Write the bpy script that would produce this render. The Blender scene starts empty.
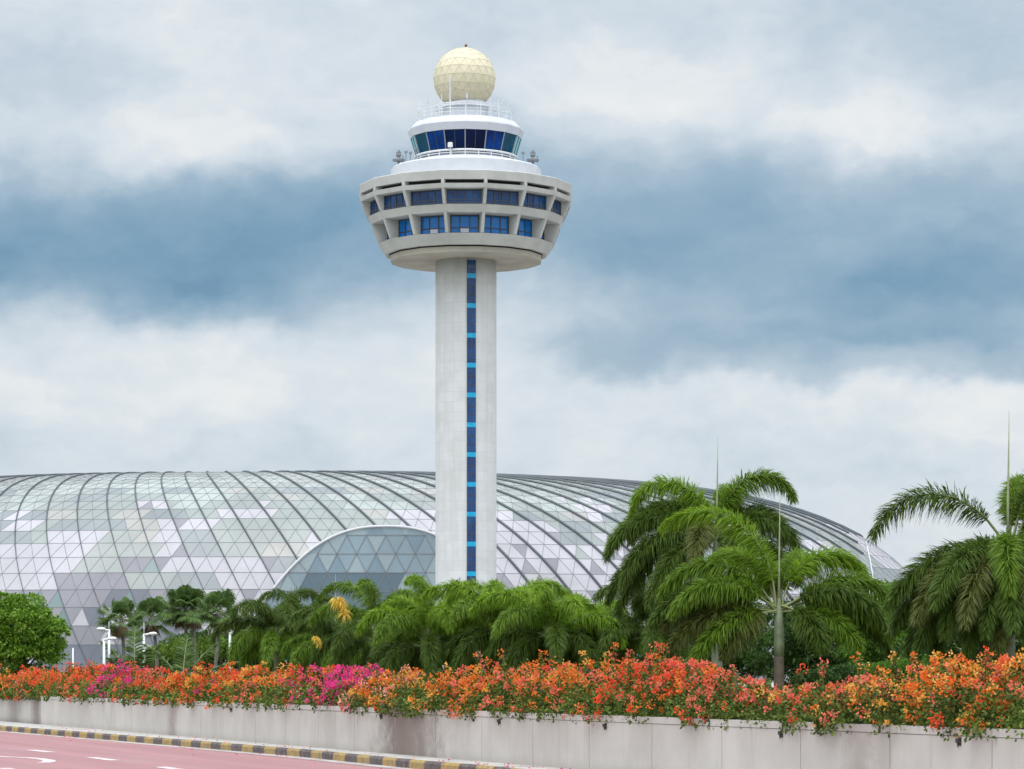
import bpy, math, random
import numpy as np
from mathutils import Vector, noise as mnoise

random.seed(7)
PI = math.pi
R_ = math.radians
scene = bpy.context.scene
COL = scene.collection

# ------------------------------------------------------------------ camera
F = 2890.0                 # focal length in pixels of the 1024 px wide frame
EYE = 1.75                 # eye height above the footpath
HOR = 676.0                # picture row of the horizon
cd = bpy.data.cameras.new('camera')
cam = bpy.data.objects.new('camera', cd)
COL.objects.link(cam)
cam.location = (0, 0, EYE)
cam.rotation_euler = (R_(90), 0, 0)
cd.sensor_width = 36
cd.lens = F / 1024 * 36
cd.shift_y = (HOR - 384.5) / 1024
cd.clip_start = 0.5
cd.clip_end = 20000
scene.camera = cam


def W(px, py, Y):
    return Vector(((px - 512) * Y / F, Y, EYE + (HOR - py) * Y / F))


# ------------------------------------------------------------------ look
EXPO = 0.0
scene.view_settings.view_transform = 'Standard'
scene.view_settings.look = 'None'
scene.view_settings.exposure = EXPO
scene.view_settings.gamma = 1
scene.view_settings.use_curve_mapping = False
scene.cycles.max_bounces = 8
scene.cycles.transparent_max_bounces = 12


def lin(r, g, b):
    f = lambda c: (c / 255 / 12.92) if c <= 10 else ((c / 255 + .055) / 1.055) ** 2.4
    return (f(r), f(g), f(b))


# ------------------------------------------------------------------ node helper
class NT:
    def __init__(s, tree):
        s.t = tree

    def n(s, typ, **kw):
        nd = s.t.nodes.new(typ)
        for k, v in kw.items():
            setattr(nd, k, v)
        return nd

    def put(s, sock, v):
        if v is None:
            return
        if hasattr(v, 'is_output') or isinstance(v, bpy.types.NodeSocket):
            s.t.links.new(v, sock)
        else:
            if sock.type == 'RGBA' and len(v) == 3:
                v = (*v, 1)
            sock.default_value = v

    def m(s, op, a, b=None, c=None, clamp=False):
        nd = s.n('ShaderNodeMath', operation=op, use_clamp=clamp)
        for i, v in enumerate((a, b, c)):
            s.put(nd.inputs[i], v)
        return nd.outputs[0]

    def add(s, a, b): return s.m('ADD', a, b)
    def sub(s, a, b): return s.m('SUBTRACT', a, b)
    def mul(s, a, b): return s.m('MULTIPLY', a, b)

    def sstep(s, x, lo, hi, a=0.0, b=1.0):
        nd = s.n('ShaderNodeMapRange', interpolation_type='SMOOTHSTEP')
        s.put(nd.inputs[0], x)
        for i, v in enumerate((lo, hi, a, b)):
            nd.inputs[i + 1].default_value = v
        return nd.outputs[0]

    def mixc(s, f, a, b, blend='MIX'):
        nd = s.n('ShaderNodeMix', data_type='RGBA', blend_type=blend)
        s.put(nd.inputs[0], f)
        s.put(nd.inputs[6], a)
        s.put(nd.inputs[7], b)
        return nd.outputs[2]

    def noise(s, vec, scale, detail=4, rough=.55, dist=0.0):
        nd = s.n('ShaderNodeTexNoise')
        s.put(nd.inputs['Vector'], vec)
        nd.inputs['Scale'].default_value = scale
        nd.inputs['Detail'].default_value = detail
        nd.inputs['Roughness'].default_value = rough
        nd.inputs['Distortion'].default_value = dist
        return nd.outputs[0]

    def xyz(s, x, y, z=0.0):
        nd = s.n('ShaderNodeCombineXYZ')
        for i, v in enumerate((x, y, z)):
            s.put(nd.inputs[i], v)
        return nd.outputs[0]

    def sep(s, v):
        nd = s.n('ShaderNodeSeparateXYZ')
        s.put(nd.inputs[0], v)
        return nd.outputs

    def ramp(s, f, stops):
        nd = s.n('ShaderNodeValToRGB')
        cr = nd.color_ramp
        while len(cr.elements) > 2:
            cr.elements.remove(cr.elements[-1])
        cr.elements[0].position, cr.elements[0].color = stops[0][0], (*stops[0][1], 1)
        cr.elements[1].position, cr.elements[1].color = stops[-1][0], (*stops[-1][1], 1)
        for p, c in stops[1:-1]:
            e = cr.elements.new(p)
            e.color = (*c, 1)
        s.put(nd.inputs[0], f)
        return nd.outputs[0]


# ------------------------------------------------------------------ world: overcast sky with rain cloud bands
SUN_EL, SUN_AZ = 66.0, 205.0          # azimuth clockwise from +Y (the view): behind the camera, a little left
world = bpy.data.worlds.new('World')
scene.world = world
world.use_nodes = True
wt = world.node_tree
wt.nodes.clear()
w = NT(wt)
sky = w.n('ShaderNodeTexSky')
sky.sky_type = 'NISHITA'
sky.sun_disc = False
sky.sun_elevation = R_(SUN_EL)
sky.sun_rotation = R_(SUN_AZ)
sky.air_density = 1.2
sky.dust_density = 2.0
tc = w.n('ShaderNodeTexCoord')
dx, dy, dz = w.sep(tc.outputs['Generated'])[:3]
az = w.m('ARCTAN2', dx, dy)
el = w.m('ARCSINE', dz)
U = w.add(w.mul(az, F / 100), 5.12)            # hundreds of pixels of the reference frame, used as plain angles
V = w.sub(HOR / 100, w.mul(el, F / 100))
base = w.xyz(U, w.mul(V, 1.7), 3.3)
wn = w.noise(base, .55, 4, .5)
wn2 = w.noise(w.xyz(U, w.mul(V, 1.5), 11.7), .5, 4, .5)
wn3 = w.noise(w.xyz(U, w.mul(V, 1.2), 21.0), 1.5, 4, .52)
wn4 = w.noise(w.xyz(U, w.mul(V, 1.2), 31.0), 1.5, 4, .52)
Uw = w.add(w.add(U, w.mul(w.sub(wn, .5), 1.9)), w.mul(w.sub(wn3, .5), .85))
Vw = w.add(w.add(V, w.mul(w.sub(wn2, .5), 1.0)), w.mul(w.sub(wn4, .5), .62))


def blob(cx, cy, rx, ry, amp, sharp=1.0):
    a = w.m('DIVIDE', w.sub(Uw, cx), rx)
    b = w.m('DIVIDE', w.sub(Vw, cy), ry)
    d = w.add(w.mul(a, a), w.mul(b, b))
    if sharp > 1:
        d = w.m('POWER', d, sharp)
    return w.mul(w.m('EXPONENT', w.mul(d, -1)), amp)


blobs = [
    (0.9, 2.46, 3.2, .74, .74, 1.9), (2.3, 3.10, 1.2, .30, .34, 1.6), (-1.5, 2.5, 2.0, .8, .4, 1),
    (4.3, 2.0, 1.7, .70, .44, 1.1), (6.1, 2.2, 1.6, .75, .36, 1.1),
    (8.3, 2.50, 2.6, .90, .54, 1.7), (9.4, 3.02, 1.5, .42, .48, 1.3), (10.8, 2.2, 1.6, 1.0, .35, 1),
    (8.2, 3.58, 2.9, .32, .40, 2.6), (6.2, 3.1, 1.3, .55, .26, 1), (2.6, 2.75, 2.2, .5, .25, 1), (9.8, .25, 2.6, .65, .34, 1), (5.0, .1, 1.5, .5, .1, 1),
    (.4, .85, 1.1, .5, .18, 1), (7.3, 1.75, .8, .35, .16, 1),
    (8.7, 1.40, .95, .30, -.30, 1.1), (6.4, .9, 1.5, .45, -.16, 1), (2.0, 1.50, 1.0, .34, -.16, 1.2),
    (9.6, 4.3, .8, .35, -.10, 1), (1.2, 3.9, 2.2, .5, -.08, 1), (5.3, 3.2, .8, .35, -.10, 1),
    (1.0, 4.6, 3.5, .45, .13, 1), (7.5, 4.9, 3.2, .4, .10, 1),
]
dens = None
for b_ in blobs:
    o_ = blob(*b_)
    dens = o_ if dens is None else w.add(dens, o_)
fb = w.noise(w.xyz(w.mul(Uw, .8), w.mul(Vw, 1.5), 1.0), .95, 6, .55)
fb2 = w.noise(w.xyz(w.mul(U, .9), w.mul(V, 1.6), 5.0), 3.2, 5, .55)
dens = w.add(dens, w.mul(w.sub(fb, .5), .52))
dens = w.add(dens, w.mul(w.sub(fb2, .5), .17))
dens = w.add(w.mul(dens, .77), .165)
cloud = w.ramp(dens, [(0.0, lin(236, 238, 238)), (.09, lin(227, 232, 235)), (.19, lin(213, 222, 230)), (.34, lin(193, 207, 219)),
                      (.54, lin(166, 188, 205)), (.74, lin(142, 171, 193)), (.90, lin(124, 159, 185)), (1.0, lin(111, 148, 176))])
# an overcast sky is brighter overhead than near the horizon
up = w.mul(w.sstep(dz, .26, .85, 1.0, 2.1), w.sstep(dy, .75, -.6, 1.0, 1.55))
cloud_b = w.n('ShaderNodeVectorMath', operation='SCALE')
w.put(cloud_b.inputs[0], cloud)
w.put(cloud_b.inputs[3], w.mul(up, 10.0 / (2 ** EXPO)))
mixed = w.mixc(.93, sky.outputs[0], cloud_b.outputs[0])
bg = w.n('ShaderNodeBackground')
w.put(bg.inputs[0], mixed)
bg.inputs[1].default_value = 0.105
wo = w.n('ShaderNodeOutputWorld')
wt.links.new(bg.outputs[0], wo.inputs[0])

sd = bpy.data.lights.new('sun', 'SUN')
sd.energy = 1.45
sd.angle = R_(55)
sd.color = (1.0, .965, .92)
sun = bpy.data.objects.new('sun', sd)
COL.objects.link(sun)
dirv = Vector((math.sin(R_(SUN_AZ)) * math.cos(R_(SUN_EL)), math.cos(R_(SUN_AZ)) * math.cos(R_(SUN_EL)), math.sin(R_(SUN_EL))))
sun.rotation_euler = (-dirv).to_track_quat('-Z', 'Y').to_euler()
sun.location = dirv * 500


# ------------------------------------------------------------------ materials
def mat(name, color, rough=.6, var=0.0, vscale=1.0, bump=0.0, bscale=20.0, spec=.5, ior=1.5, metal=0.0, coat=0.0,
        second=None, detail=5):
    m = bpy.data.materials.new(name)
    m.use_nodes = True
    t = NT(m.node_tree)
    p = m.node_tree.nodes['Principled BSDF']
    p.inputs['Roughness'].default_value = rough
    p.inputs['Specular IOR Level'].default_value = spec
    p.inputs['IOR'].default_value = ior
    p.inputs['Metallic'].default_value = metal
    p.inputs['Coat Weight'].default_value = coat
    p.inputs['Base Color'].default_value = (*color, 1)
    if var or bump:
        g = t.n('ShaderNodeTexCoord').outputs['Object']
        if var:
            nz = t.sstep(t.noise(g, vscale, detail, .6), .3, .7)
            lo = second if second else tuple(c * (1 - var) for c in color)
            hi = color if second else tuple(min(1, c * (1 + var)) for c in color)
            t.put(p.inputs['Base Color'], t.mixc(nz, lo, hi))
        if bump:
            b = t.n('ShaderNodeBump')
            b.inputs['Strength'].default_value = bump
            b.inputs['Distance'].default_value = .02
            t.put(b.inputs['Height'], t.noise(g, bscale, 5, .6))
            t.put(p.inputs['Normal'], b.outputs[0])
    return m


def leaf_mat(name, c1, c2, trans=.25, rough=.45, clump=0.0, c3=None):
    m = bpy.data.materials.new(name)
    m.use_nodes = True
    t = NT(m.node_tree)
    p = m.node_tree.nodes['Principled BSDF']
    out = m.node_tree.nodes['Material Output']
    rnd = t.n('ShaderNodeNewGeometry').outputs['Random Per Island']
    stops = [(0, c1), (1, c2)] if c3 is None else [(0, c1), (.6, c2), (1, c3)]
    col = t.ramp(rnd, stops)
    if clump:
        oc = t.n('ShaderNodeTexCoord').outputs['Object']
        nz = t.sstep(t.noise(oc, clump, 3, .5), .35, .65, .65, 1.3)
        sc = t.n('ShaderNodeVectorMath', operation='SCALE')
        t.put(sc.inputs[0], col)
        t.put(sc.inputs[3], nz)
        col = sc.outputs[0]
    t.put(p.inputs['Base Color'], col)
    p.inputs['Roughness'].default_value = rough
    p.inputs['Specular IOR Level'].default_value = .22
    tr = t.n('ShaderNodeBsdfTranslucent')
    t.put(tr.inputs[0], col)
    mx = t.n('ShaderNodeMixShader')
    mx.inputs[0].default_value = trans
    m.node_tree.links.new(p.outputs[0], mx.inputs[1])
    m.node_tree.links.new(tr.outputs[0], mx.inputs[2])
    m.node_tree.links.new(mx.outputs[0], out.inputs[0])
    return m


M = {}


# ------------------------------------------------------------------ object helpers
def link(o, parent=None):
    COL.objects.link(o)
    if parent is not None:
        o.parent = parent
    return o


def tag(o, label=None, cat=None, group=None, kind=None):
    if label: o['label'] = label
    if cat: o['category'] = cat
    if group: o['group'] = group
    if kind: o['kind'] = kind
    return o


def thing(name, label, cat, loc=(0, 0, 0), rz=0, group=None):
    o = bpy.data.objects.new(name, None)
    o.empty_display_size = .3
    link(o)
    o.location = loc
    o.rotation_euler = (0, 0, rz)
    return tag(o, label, cat, group)


class MB:
    """collects shapes into one mesh"""
    def __init__(s):
        s.v, s.f, s.mi = [], [], []

    def raw(s, vs, fs, mi=0):
        o = len(s.v)
        s.v.extend([tuple(x) for x in vs])
        s.f.extend([tuple(i + o for i in f) for f in fs])
        s.mi.extend([mi] * len(fs))
        return s

    def box(s, x0, x1, y0, y1, z0, z1, mi=0):
        vs = [(x, y, z) for z in (z0, z1) for y in (y0, y1) for x in (x0, x1)]
        return s.raw(vs, [(0, 2, 3, 1), (4, 5, 7, 6), (0, 1, 5, 4), (2, 6, 7, 3), (0, 4, 6, 2), (1, 3, 7, 5)], mi)

    def lathe(s, prof, n, phase=0.0, cx=0, cy=0, closed=False, mi=0):
        """prof: (radius, z); phase: angle of vertex 0 measured from -Y, counter-clockwise"""
        vs, fs = [], []
        k = len(prof)
        for r, z in prof:
            for i in range(n):
                a = -PI / 2 + phase + 2 * PI * i / n
                vs.append((cx + r * math.cos(a), cy + r * math.sin(a), z))
        for j in range(k if closed else k - 1):
            j2 = (j + 1) % k
            for i in range(n):
                i2 = (i + 1) % n
                fs.append((j * n + i, j * n + i2, j2 * n + i2, j2 * n + i))
        if not closed:
            if prof[0][0] > 1e-6: fs.append(tuple(reversed(range(n))))
            if prof[-1][0] > 1e-6: fs.append(tuple((k - 1) * n + i for i in range(n)))
        return s.raw(vs, fs, mi)

    def tube(s, pts, rad, n=6, mi=0, cap=True):
        pts = [Vector(p) for p in pts]
        k = len(pts)
        rads = rad if isinstance(rad, (list, tuple)) else [rad] * k
        vs, fs = [], []
        prevu = None
        for i, p in enumerate(pts):
            d = (pts[min(i + 1, k - 1)] - pts[max(i - 1, 0)])
            if d.length < 1e-9: d = Vector((0, 0, 1))
            d.normalize()
            u = prevu - d * prevu.dot(d) if prevu is not None else d.orthogonal()
            if u.length < 1e-6: u = d.orthogonal()
            u.normalize()
            prevu = u
            v = d.cross(u)
            for j in range(n):
                a = 2 * PI * j / n
                vs.append(p + (u * math.cos(a) + v * math.sin(a)) * rads[i])
        for i in range(k - 1):
            for j in range(n):
                j2 = (j + 1) % n
                fs.append((i * n + j, i * n + j2, (i + 1) * n + j2, (i + 1) * n + j))
        if cap:
            fs.append(tuple(reversed(range(n))))
            fs.append(tuple((k - 1) * n + j for j in range(n)))
        return s.raw(vs, fs, mi)

    def prism(s, poly, axis_o, ex, ey, en, th, mi=0):
        """flat polygon (2-D points on ex, ey) of thickness th centred along en"""
        vs = []
        for sg in (-.5, .5):
            for a, b in poly:
                vs.append(axis_o + ex * a + ey * b + en * (sg * th))
        k = len(poly)
        fs = [tuple(reversed(range(k))), tuple(range(k, 2 * k))]
        for i in range(k):
            j = (i + 1) % k
            fs.append((i, j, k + j, k + i))
        return s.raw(vs, fs, mi)

    def build(s, name, mats, parent=None, smooth=False, loc=None):
        me = bpy.data.meshes.new(name)
        me.from_pydata(s.v, [], s.f)
        for m in (mats if isinstance(mats, (list, tuple)) else [mats]):
            me.materials.append(m)
        if any(s.mi):
            me.polygons.foreach_set('material_index', s.mi)
        if smooth:
            me.polygons.foreach_set('use_smooth', [True] * len(me.polygons))
        me.update()
        o = bpy.data.objects.new(name, me)
        link(o, parent)
        if loc is not None:
            o.location = loc
        return o


def quad_obj(name, verts, quads, mats, mi=None, parent=None, extra=None):
    """mesh of quads straight from numpy arrays; extra = an MB whose shapes are added (own material indices)"""
    V_ = np.asarray(verts, np.float32).reshape(-1, 3)
    Q = np.asarray(quads, np.int32).reshape(-1, 4)
    MI = np.zeros(len(Q), np.int32) if mi is None else np.asarray(mi, np.int32)
    if extra is not None and extra.f:
        ev = np.array(extra.v, np.float32)
        fq = [f for f in extra.f if len(f) == 4]
        em = [m for f, m in zip(extra.f, extra.mi) if len(f) == 4]
        if fq:
            Q = np.vstack([Q, np.array(fq, np.int32) + len(V_)])
            MI = np.concatenate([MI, np.array(em, np.int32)])
        V_ = np.vstack([V_, ev])
    me = bpy.data.meshes.new(name)
    me.vertices.add(len(V_))
    me.vertices.foreach_set('co', V_.ravel())
    me.loops.add(Q.size)
    me.loops.foreach_set('vertex_index', Q.ravel())
    me.polygons.add(len(Q))
    me.polygons.foreach_set('loop_start', np.arange(0, Q.size, 4, dtype=np.int32))
    me.polygons.foreach_set('material_index', MI)
    for m in (mats if isinstance(mats, (list, tuple)) else [mats]):
        me.materials.append(m)
    me.update(calc_edges=True)
    me.validate()
    o = bpy.data.objects.new(name, me)
    link(o, parent)
    return o


def norm(a):
    return a / np.maximum(np.linalg.norm(a, axis=-1, keepdims=True), 1e-9)


def leaf_quads(rng, C, D, length, width, droop=.15):
    """one diamond leaf per centre: base, left, tip, right"""
    n = len(C)
    L_ = (length * rng.uniform(.7, 1.25, n))[:, None]
    Wd = (width * rng.uniform(.75, 1.2, n))[:, None]
    rnd = norm(rng.normal(size=(n, 3)))
    S = norm(np.cross(D, rnd))
    tip = C + D * L_
    tip[:, 2] -= droop * L_[:, 0]
    mid = C + D * L_ * .5
    V_ = np.stack([C, mid - S * Wd * .5, tip, mid + S * Wd * .5], 1)
    return V_.reshape(-1, 3), np.arange(4 * n).reshape(n, 4)


exec_order = []
# ================================================================== SETTING: ground, road, kerb, footpath
WX0, WY0 = -17.4, 105.4                 # wall line: point at s = 0 (near the left edge of the photo)
WD = Vector((.3411, -.9400, 0)).normalized()
WN = Vector((-WD.y, WD.x, 0))           # points behind the wall
WALL_ANG = math.atan2(WD.y, WD.x)


def wall_pt(s, off=0.0, z=0.0):
    p = Vector((WX0, WY0, 0)) + WD * s + WN * off
    p.z = z
    return p


def s_at(px):
    a = (px - 512) / F
    return (17.4 + 105.4 * a) / (.3411 + .94 * a)


def s_bush(px, o=.62):
    a = (px - 512) / F
    return (17.4 - .94 * o + a * (105.4 + .3411 * o)) / (.3411 + .94 * a)


BED_Z = .90
ROAD_Z = -.17
WALL_H = 1.03

# --- materials of the setting
def mat_road():
    m = bpy.data.materials.new('pink_road_surface')
    m.use_nodes = True
    t = NT(m.node_tree)
    p = m.node_tree.nodes['Principled BSDF']
    g = t.n('ShaderNodeTexCoord').outputs['Object']
    x, y, z = t.sep(g)[:3]
    # wear streaks run along the road direction
    u = t.add(t.mul(x, WN.x), t.mul(y, WN.y))
    v = t.add(t.mul(x, WD.x), t.mul(y, WD.y))
    streak = t.noise(t.xyz(t.mul(u, 1.2), t.mul(v, .05), 0), 1.0, 5, .6)
    fine = t.noise(g, 40, 3, .6)
    c = t.mixc(t.sstep(streak, .3, .7), (.285, .125, .130), (.345, .168, .172))
    c = t.mixc(t.mul(t.sstep(fine, .35, .75), .25), c, (.38, .23, .23))
    c = t.mixc(t.mul(t.sstep(t.noise(t.xyz(t.mul(u, .5), t.mul(v, .12), 4), .6, 4, .6), .52, .72), .5), c, (.31, .215, .215))
    # tyre tracks, about 1.7 m apart in each 3.5 m lane, and darker repaired patches
    uu = t.m('ABSOLUTE', t.sub(t.m('FRACT', t.mul(t.add(u, t.mul(t.sub(t.noise(t.xyz(0, t.mul(v, .05), 2), 1.0, 2, .5), .5), .8)), 1 / 1.75)), .5))
    c = t.mixc(t.mul(t.sstep(uu, .10, .34, 1, 0), .22), c, (.235, .125, .128))
    c = t.mixc(t.mul(t.sstep(t.noise(t.xyz(t.mul(u, .9), t.mul(v, .22), 9), 1.0, 6, .7), .56, .64), .25), c, (.25, .165, .165))
    t.put(p.inputs['Base Color'], c)
    p.inputs['Roughness'].default_value = .75
    b = t.n('ShaderNodeBump')
    b.inputs['Strength'].default_value = .3
    b.inputs['Distance'].default_value = .01
    t.put(b.inputs['Height'], fine)
    t.put(p.inputs['Normal'], b.outputs[0])
    return m


def mat_kerb():
    m = bpy.data.materials.new('striped_kerb_paint')
    m.use_nodes = True
    t = NT(m.node_tree)
    p = m.node_tree.nodes['Principled BSDF']
    uv = t.n('ShaderNodeUVMap')
    uv.uv_map = 'along'
    u = t.sep(uv.outputs[0])[0]
    g = t.n('ShaderNodeTexCoord').outputs['Object']
    jit = t.mul(t.sub(t.noise(g, 9, 4, .6), .5), .16)
    fr = t.m('FRACT', t.mul(t.add(u, jit), .5))
    st = t.sstep(fr, .485, .515)
    wear = t.noise(g, 6, 5, .65)
    yel = t.mixc(t.sstep(wear, .38, .68), (.38, .25, .06), (.21, .165, .105))
    blk = t.mixc(t.sstep(wear, .4, .75), (.075, .058, .058), (.17, .14, .13))
    t.put(p.inputs['Base Color'], t.mixc(st, yel, blk))
    p.inputs['Roughness'].default_value = .7
    return m


def mat_wall():
    """painted concrete panels: joints are cut in the mesh, streaks and dirt are stains of their own shape"""
    m = bpy.data.materials.new('weathered_wall_paint')
    m.use_nodes = True
    t = NT(m.node_tree)
    p = m.node_tree.nodes['Principled BSDF']
    g = t.n('ShaderNodeTexCoord').outputs['Object']
    x, y, z = t.sep(g)[:3]
    mott = t.noise(g, .8, 5, .6)
    c = t.mixc(t.sstep(mott, .3, .7), (.465, .437, .402), (.54, .512, .478))
    # panel to panel tone
    pan = t.n('ShaderNodeTexWhiteNoise', noise_dimensions='1D')
    t.put(pan.inputs['W'], t.m('FLOOR', t.mul(t.sub(x, .1), 1 / 3.0)))
    c = t.mixc(t.mul(pan.outputs[0], .35), c, (.42, .385, .36))
    # vertical rain streaks
    stx = t.noise(t.xyz(t.mul(x, 3.2), 0, t.mul(z, .25)), 1.6, 5, .65)
    c = t.mixc(t.mul(t.sstep(stx, .50, .78), .42), c, (.33, .29, .265))
    # rising dirt at the foot
    foot = t.mul(t.sstep(t.add(z, t.mul(t.noise(t.xyz(t.mul(x, 1.4), 0, 0), 1.5, 4, .6), .32)), .12, .40, 1, 0), .45)
    c = t.mixc(foot, c, (.34, .29, .25))
    # the soot and moss stains seen on particular panels: (s, half-width, amount)
    blot = t.noise(t.xyz(x, 0, t.mul(z, 1.3)), 2.2, 5, .7)
    for s0, hw, am in ((s_at(8), 2.0, .55), (s_at(30), 1.3, .65), (s_at(172), .8, .55), (s_at(408), 3.4, .78),
                       (s_at(400), 1.4, .6), (s_at(858), .75, .40), (s_at(885), .6, .30), (s_at(330), 1.0, .25)):
        d = t.m('DIVIDE', t.m('ABSOLUTE', t.sub(x, s0)), hw)
        k = t.mul(t.sstep(t.add(d, t.mul(t.sub(blot, .5), 1.2)), .1, 1.0, 1, 0), am)
        c = t.mixc(k, c, (.17, .125, .105))
    t.put(p.inputs['Base Color'], c)
    p.inputs['Roughness'].default_value = .8
    b = t.n('ShaderNodeBump')
    b.inputs['Strength'].default_value = .25
    b.inputs['Distance'].default_value = .01
    t.put(b.inputs['Height'], t.noise(g, 14, 5, .6))
    t.put(p.inputs['Normal'], b.outputs[0])
    return m


M['road'] = mat_road()
M['kerb'] = mat_kerb()
M['wall'] = mat_wall()
M['path'] = mat('footpath_concrete', (.42, .41, .385), .85, .22, 1.3, .3, 30)
M['gutter'] = mat('gutter_concrete', (.40, .36, .345), .8, .2, 1.0)
M['mark'] = mat('road_marking_paint', (.66, .60, .60), .65, .15, 5, second=(.44, .32, .32), detail=8)
M['soil'] = mat('planting_soil', (.10, .10, .045), .95, .4, .8, .4, 8)
M['grass'] = mat('mown_grass', (.06, .11, .03), .9, .3, .3, .4, 12)

g = MB()
g.raw([(-6000, -3000, -.30), (6000, -3000, -.30), (6000, 12000, -.30), (-6000, 12000, -.30)], [(0, 1, 2, 3)])
tag(g.build('ground', M['grass']), kind='structure')

# planting bed behind the wall, level with the wall top, out to the far horizon
g = MB()
a, b = wall_pt(-190, .12), wall_pt(140, .12)
far = 9000
q = [a, b, b + WN * far, a + WN * far + Vector((-6000, 9000, 0)), a + Vector((-2500, 9000, 0))]
g.raw([(p.x, p.y, BED_Z) for p in q], [tuple(range(5))])
tag(g.build('planting_bed', M['soil']), kind='structure')

M['pave'] = mat('pale_bounce_paving', (.36, .35, .33), .85, .12, .2)  # pale ground disc added to bounce light up onto the tower pod
g = MB()
g.lathe([(0.001, BED_Z + .004), (215, BED_Z + .004)], 72, cx=-20, cy=430)
g.f = [f for f in g.f if len(f) == 4]; g.mi = g.mi[:len(g.f)]
tag(g.build('bounce_paving', M['pave']), kind='structure')

# kerb line, traced in plan (distance from the camera follows from the footpath level)
kpx = [(0, 726.0), (64, 731.0), (128, 736.0), (192, 741.0), (256, 746.2), (305, 750.2), (355, 755.0), (420, 761.2), (460, 764.4), (490, 767.0), (530, 771.0)]
kp = []
for px, py in kpx:
    d = EYE * F / (py - HOR)
    kp.append(Vector(((px - 512) * d / F, d, 0)))
d0 = (kp[0] - kp[2]).normalized()
kp = [kp[0] + d0 * q for q in (90, 60, 30, 15)] + kp
sl = (kp[-1] - Vector((WX0, WY0, 0))).dot(WD)
ol = (kp[-1] - Vector((WX0, WY0, 0))).dot(WN)
kp += [wall_pt(sl + k, ol + min(0, .02 * k)) for k in (4, 9, 18, 40, 70)]
arc = [0.0]
for i in range(1, len(kp)):
    arc.append(arc[-1] + (kp[i] - kp[i - 1]).length)


def off_line(pts, d):
    """line parallel to pts, d metres towards the wall"""
    out = []
    for i in range(len(pts)):
        t = (pts[min(i + 1, len(pts) - 1)] - pts[max(i - 1, 0)]).normalized()
        out.append(pts[i] + Vector((-t.y, t.x, 0)) * d)
    return out


def strip(A, B, za, zb):
    vs, fs = [], []
    for p in A: vs.append((p.x, p.y, za))
    for p in B: vs.append((p.x, p.y, zb))
    k = len(A)
    for i in range(k - 1):
        fs.append((i, i + 1, k + i + 1, k + i))
    return vs, fs


# kerb: a bevelled stone 0.2 m high, 0.16 m wide
secs = [(0.0, -.30), (0.0, -.035), (.035, .012), (.16, .012), (.16, -.30)]
lines = [off_line(kp, o) for o, z in secs]
vs, fs, us = [], [], []
K = len(kp)
for (o, z), L in zip(secs, lines):
    vs += [(p.x, p.y, z) for p in L]
for j in range(len(secs) - 1):
    for i in range(K - 1):
        fs.append((j * K + i, j * K + i + 1, (j + 1) * K + i + 1, (j + 1) * K + i))
me = bpy.data.meshes.new('kerb')
me.from_pydata(vs, [], fs)
uvl = me.uv_layers.new(name='along')
for lp in me.loops:
    uvl.data[lp.index].uv = (arc[lp.vertex_index % K], 0)
me.materials.append(M['kerb'])
kerb = bpy.data.objects.new('kerb', me)
link(kerb)
tag(kerb, kind='structure')

# footpath between kerb and wall
inner = lines[3]
wl = [wall_pt((p - Vector((WX0, WY0, 0))).dot(WD), .02) for p in inner]
vs, fs = strip(inner, wl, .004, .004)
g = MB(); g.raw(vs, fs)
tag(g.build('footpath', M['path']), kind='structure')

# road (its edge runs under the kerb) and the concrete channel along the kerb
outer = off_line(kp, -17.0)
vs, fs = strip(outer, off_line(kp, .02), ROAD_Z, ROAD_Z)
g = MB(); g.raw(vs, fs)
tag(g.build('road', M['road']), kind='structure')
vs, fs = strip(off_line(kp, -.42), off_line(kp, .012), ROAD_Z + .005, ROAD_Z + .005)
g = MB(); g.raw(vs, fs)
tag(g.build('gutter', M['gutter']), kind='structure')


def road_pt(px, py):
    d = (EYE - ROAD_Z) * F / (py - HOR)
    return Vector(((px - 512) * d / F, d, ROAD_Z + .006))


def paint(path, wd):
    pts = [road_pt(*q) for q in path]
    L, Rr = off_line(pts, wd / 2), off_line(pts, -wd / 2)
    m_ = MB()
    vs, fs = strip(L, Rr, ROAD_Z + .006, ROAD_Z + .006)
    m_.raw(vs, fs)
    return m_


for path, wd in (([(30, 750), (51, 752.4)], .30), ([(90, 757.4), (115, 760.6)], .30), ([(160, 767), (186, 770.6)], .30),
                 ([(-42, 741.2), (-24, 743.2)], .30), ([(235, 777.5), (262, 781.5)], .30),
                 ([(-20, 755.6), (10, 757.2), (28, 757.9), (41, 759.0), (48.5, 760.4), (49.5, 761.8), (43, 762.9)], .30),
                 ([(-30, 769), (4, 768.3), (14, 770.5)], .30)):
    tag(paint(path, wd).build('road_marking', M['mark']), kind='structure')

# ================================================================== retaining wall with coping and drain spouts
wall = thing('retaining_wall', 'long off-white concrete planter wall with stained panels beside the pink road', 'wall',
             loc=(WX0, WY0, 0), rz=WALL_ANG)
g = MB()
S_END = 108.0
joints = [-100.0]
s = 1.2
while s < S_END:
    joints.append(s)
    s += 3.0
joints.append(S_END)
for j0, j1 in zip(joints[:-1], joints[1:]):
    back = 0.0 if j0 > 0 else .22
    g.box(j0 + .010, j1 - .010, -.0 + back, .22 + back, -.3, WALL_H - .12)
g.box(-100, S_END, .25, .29, -.3, WALL_H - .13)              # dark backing that shows in the joints
g.build('wall_panel', M['wall'], wall)
g = MB()
for j0, j1 in zip(joints[:-1], joints[1:]):
    back = 0.0 if j0 > 0 else .22
    g.box(j0 + .006, j1 - .006, -.009 + back, .30 + back, WALL_H - .112, WALL_H)
g.build('coping', M['wall'], wall)
M['spout'] = mat('rusty_spout', (.055, .045, .04), .7, .3, 20)
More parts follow.
